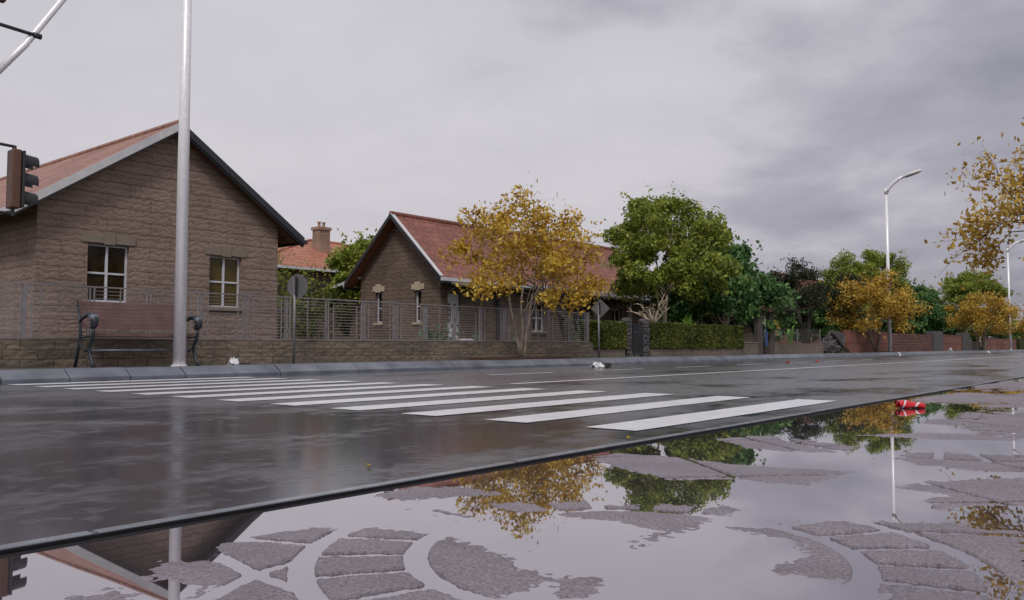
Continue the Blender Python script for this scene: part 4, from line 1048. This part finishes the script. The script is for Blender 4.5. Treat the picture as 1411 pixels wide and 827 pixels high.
# ------------------------------------------------------------------ litter
def crumple(name, loc, size, mat, label, cat, seed, group=None, up=1.0, parts=1):
    rn = random.Random(seed); b = MB()
    for k_ in range(parts):
        n1, n2 = 9, 7; vs = []; fs = []
        ox, oy = (rn.uniform(-.5, .5)*size*(k_ > 0) for _ in range(2))
        for i in range(n1):
            for j in range(n2):
                t, u_ = i/(n1-1)-.5, j/(n2-1)-.5
                z_ = (abs(math.sin(t*7+seed+k_*2))*math.cos(u_*5+k_)+.3*rn.random())*size*.55*up
                vs.append((t*size+ox+rn.uniform(-.1, .1)*size, u_*size*.8+oy+rn.uniform(-.1, .1)*size, max(.004, z_)))
        for i in range(n1-1):
            for j in range(n2-1): a_ = i*n2+j; fs.append((a_, a_+n2, a_+n2+1, a_+1))
        b.add(vs, fs)
    o = b.build(name, mat); o.location = loc
    md = o.modifiers.new('thick', 'SOLIDIFY'); md.thickness = .003
    return tag(o, label, cat, group)
gp = 'crumpled white litter'
PB = crumple('crumpled_paper', (6.86, 10.86, Z+.002), .13, 'paper', 'crumpled white paper on the far pavement between bench and round sign', 'litter', 1, gp, 1.5, 2)
b = MB(); b.box(6.95, 7.12, 10.83, 10.95, .165, .185); o = tag(b.build('dark_rag', 'dark_board', bevel=.008), 'flat dark scrap lying beside the crumpled paper near the bench', 'litter'); 
crumple('crumpled_paper', (14.0, 9.35, .006), .22, 'paper', 'crumpled white paper on the road below the diamond sign', 'litter', 4, gp, .8, 2)
b = MB(); b.rock((14.28, 9.25, .045), (.07, .05, .05), 3, .2); tag(b.build('black_scrap', 'black'), 'small black scrap beside the crumpled white paper on the road', 'litter')
crumple('red_scrap', (20.5, 8.0, .006), .12, 'red_lens', 'left small red scrap on the road near the dashed line', 'litter', 6, 'red scraps on the road', .8)
crumple('red_scrap', (22.8, 8.1, .006), .12, 'red_lens', 'right small red scrap on the road near the dashed line', 'litter', 7, 'red scraps on the road', .8)
crumple('crumpled_paper', (39.0, 10.3, .006), .2, 'paper', 'crumpled white paper at the foot of the second lamp', 'litter', 8, gp, 1.2)
crumple('crumpled_paper', (51.5, 10.9, Z+.002), .28, 'paper', 'crumpled white paper before the wide dark pillar', 'litter', 9, gp, 1.2)
crumple('crumpled_paper', (56.3, 9.9, .006), .3, 'paper', 'crumpled white paper on the road before the short red wall', 'litter', 10, gp, .8)
crumple('crumpled_paper', (63.5, 10.9, Z+.002), .28, 'paper', 'crumpled white paper below the farthest autumn tree', 'litter', 11, gp, 1.1)
# crushed red drink can in the puddle
def mat_can():
    m, nt, b, _ = new_mat('red_can_paint')
    tc = N(nt, 'ShaderNodeTexCoord')
    mp = N(nt, 'ShaderNodeMapping'); mp.inputs['Scale'].default_value = (6, 10, 10); nt.links.new(tc.outputs['Object'], mp.inputs['Vector'])
    wv = N(nt, 'ShaderNodeTexWave', i_Scale=.8, i_Distortion=5.0, i_Detail=1.0); nt.links.new(mp.outputs[0], wv.inputs['Vector'])
    nt.links.new(ramp(nt, wv.outputs['Fac'], [(.93, (.62, .02, .03)), (.96, (.75, .72, .74))]), b.inputs['Base Color'])
    b.inputs['Roughness'].default_value = .25; b.inputs['Metallic'].default_value = .25
    return m
M['can'] = mat_can()
CN = thing('drink_can', (4.10, 1.04, ZP), 'crushed red and white drink can lying in the puddle by the near kerb', 'can')
b = MB(); rn = random.Random(2); n = 18; L = 9; vs = []; fs = []
for i in range(L):
    t = i/(L-1); rr_ = .031*(1-.12*math.exp(-((t-.55)/.16)**2)); rr_ *= .86 if i in (0, L-1) else 1
    for k_ in range(n):
        an = 2*math.pi*k_/n; cr = 1 + .10*math.sin(an*3+t*9)
        vs.append(((t-.5)*.125, rr_*cr*math.cos(an), rr_*cr*math.sin(an)*(.52+.08*math.sin(t*5))))
for i in range(L-1):
    for k_ in range(n): fs.append((i*n+k_, i*n+(k_+1) % n, (i+1)*n+(k_+1) % n, (i+1)*n+k_))
b.add(vs, fs)
def canplace(o): o.location = (0, 0, .016); o.scale = (.95, .95, .95); o.rotation_euler = (.2, .06, R(-48)); return o
cm = canplace(b.build('can_body', 'can', None, smooth=True)); cm.parent = CN
b = MB()
for s_ in (-1, 1): b.tube([(s_*.0625, 0, 0), (s_*.066, 0, 0)], [.008, .006], 18)
cm = canplace(b.build('rim', 'can', None)); cm.parent = CN
# fallen leaves
def fallen(loc, rz, lb, seed, s=.03, mat='leaf_orange'):
    b = MB(); vs = []; fs = []
    for i in range(7):
        t = i/6; w_ = .32*math.sin(math.pi*t)*s
        vs += [((t-.5)*s, -w_, .004+.012*abs(t-.5)), ((t-.5)*s, 0, .002), ((t-.5)*s, w_, .006+.01*t)]
        if i: j = i*3; fs += [(j-3, j-2, j+1, j), (j-2, j-1, j+2, j+1)]
    b.add(vs, fs); o = b.build('fallen_leaf', mat, smooth=True); o.location = loc; o.rotation_euler.z = rz
    return tag(o, lb, 'leaf', 'fallen leaves on the road')
fallen((3.35, 2.06, .003), .4, 'fallen orange leaf on the asphalt just below the widest crosswalk stripe', 1)
fallen((2.0, 2.3, .003), 1.2, 'fallen orange leaf on the wet asphalt left of the near crosswalk end', 2)
fallen((2.65, 1.75, .003), 2.2, 'fallen orange leaf close to the near kerb before the crosswalk', 3, .04)

# strip helper properties
for o in bpy.data.objects:
    if '_w' in o: del o['_w']

# ------------------------------------------------------------------ sky, sun, camera
SUN_EL, SUN_AZ = R(48), R(215)        # azimuth of the sun measured from +X
wd = bpy.data.worlds.new('World'); SC.world = wd; wd.use_nodes = True
nt = wd.node_tree; nt.nodes.clear()
out = nt.nodes.new('ShaderNodeOutputWorld'); bg = nt.nodes.new('ShaderNodeBackground'); bg.inputs[1].default_value = .1
sky = nt.nodes.new('ShaderNodeTexSky'); sky.sky_type = 'NISHITA'; sky.sun_disc = False; sky.sun_elevation = SUN_EL
sky.sun_rotation = R(90) - SUN_AZ
tc = nt.nodes.new('ShaderNodeTexCoord'); vec = tc.outputs['Generated']
s = nt.nodes.new('ShaderNodeSeparateXYZ'); nt.links.new(vec, s.inputs[0])
# project directions on a cloud layer overhead so that clouds flatten towards the horizon
zc = math_n(nt, 'ADD', math_n(nt, 'MAXIMUM', s.outputs[2], 0.0), .20)
cx = math_n(nt, 'DIVIDE', s.outputs[0], zc); cy = math_n(nt, 'DIVIDE', s.outputs[1], zc)
cv = nt.nodes.new('ShaderNodeCombineXYZ'); nt.links.new(cx, cv.inputs[0]); nt.links.new(cy, cv.inputs[1])
n1 = noise(nt, cv.outputs[0], .85, 8, .52, .3)
n2 = noise(nt, cv.outputs[0], 2.6, 8, .55, .2)
azm = N(nt, 'ShaderNodeMapRange'); nt.links.new(s.outputs[0], azm.inputs[0]); azm.interpolation_type = 'SMOOTHSTEP'
azm.inputs[1].default_value = .80; azm.inputs[2].default_value = .97; azm.inputs[3].default_value = -.09; azm.inputs[4].default_value = .17
azz = N(nt, 'ShaderNodeMapRange'); nt.links.new(s.outputs[2], azz.inputs[0]); azz.inputs[1].default_value = .20; azz.inputs[2].default_value = .40; azz.inputs[3].default_value = 1.0; azz.inputs[4].default_value = .35
az = math_n(nt, 'MULTIPLY', azm.outputs[0], azz.outputs[0])   # darker bank in the street direction
dens = math_n(nt, 'ADD', math_n(nt, 'ADD', math_n(nt, 'MULTIPLY', n1, .66), math_n(nt, 'MULTIPLY', n2, .44)), az)
cloud = ramp(nt, dens, [(.36, (7.0, 6.76, 7.2)), (.52, (6.45, 6.24, 6.7)), (.66, (4.5, 4.4, 5.0)), (.84, (2.9, 2.9, 3.45))])
warm = ramp(nt, s.outputs[2], [(.0, (1.0, .955, .955)), (.35, (1, 1, 1))])
cloud = mix_col(nt, 1.0, cloud, warm, 'MULTIPLY')
mx = mix_col(nt, .94, sky.outputs[0], cloud)
nt.links.new(mx, bg.inputs[0]); nt.links.new(bg.outputs[0], out.inputs[0])

sd = bpy.data.lights.new('sun', 'SUN'); sd.energy = 1.8; sd.angle = R(12); sd.color = (1, .955, .90)
so = bpy.data.objects.new('sun', sd); COL.objects.link(so)
d = Vector((math.cos(SUN_EL)*math.cos(SUN_AZ), math.cos(SUN_EL)*math.sin(SUN_AZ), math.sin(SUN_EL)))
so.rotation_euler = d.to_track_quat('Z', 'Y').to_euler()

cd = bpy.data.cameras.new('camera'); co = bpy.data.objects.new('camera', cd); COL.objects.link(co); SC.camera = co
cd.sensor_width = 36; cd.lens = 36*1160/1411; cd.clip_start = .02; cd.clip_end = 4000
co.location = (0, 0, .43)
yaw, pitch = R(39.4217), R(3.1333)
f = Vector((math.cos(yaw)*math.cos(pitch), math.sin(yaw)*math.cos(pitch), math.sin(pitch)))
co.rotation_euler = f.to_track_quat('-Z', 'Y').to_euler()

SC.view_settings.view_transform = 'Standard'; SC.view_settings.look = 'None'
SC.view_settings.exposure = -.10; SC.view_settings.gamma = 1
SC.cycles.max_bounces = 6; SC.cycles.transparent_max_bounces = 4; SC.cycles.use_denoising = True
SC.cycles.caustics_reflective = False; SC.cycles.caustics_refractive = False
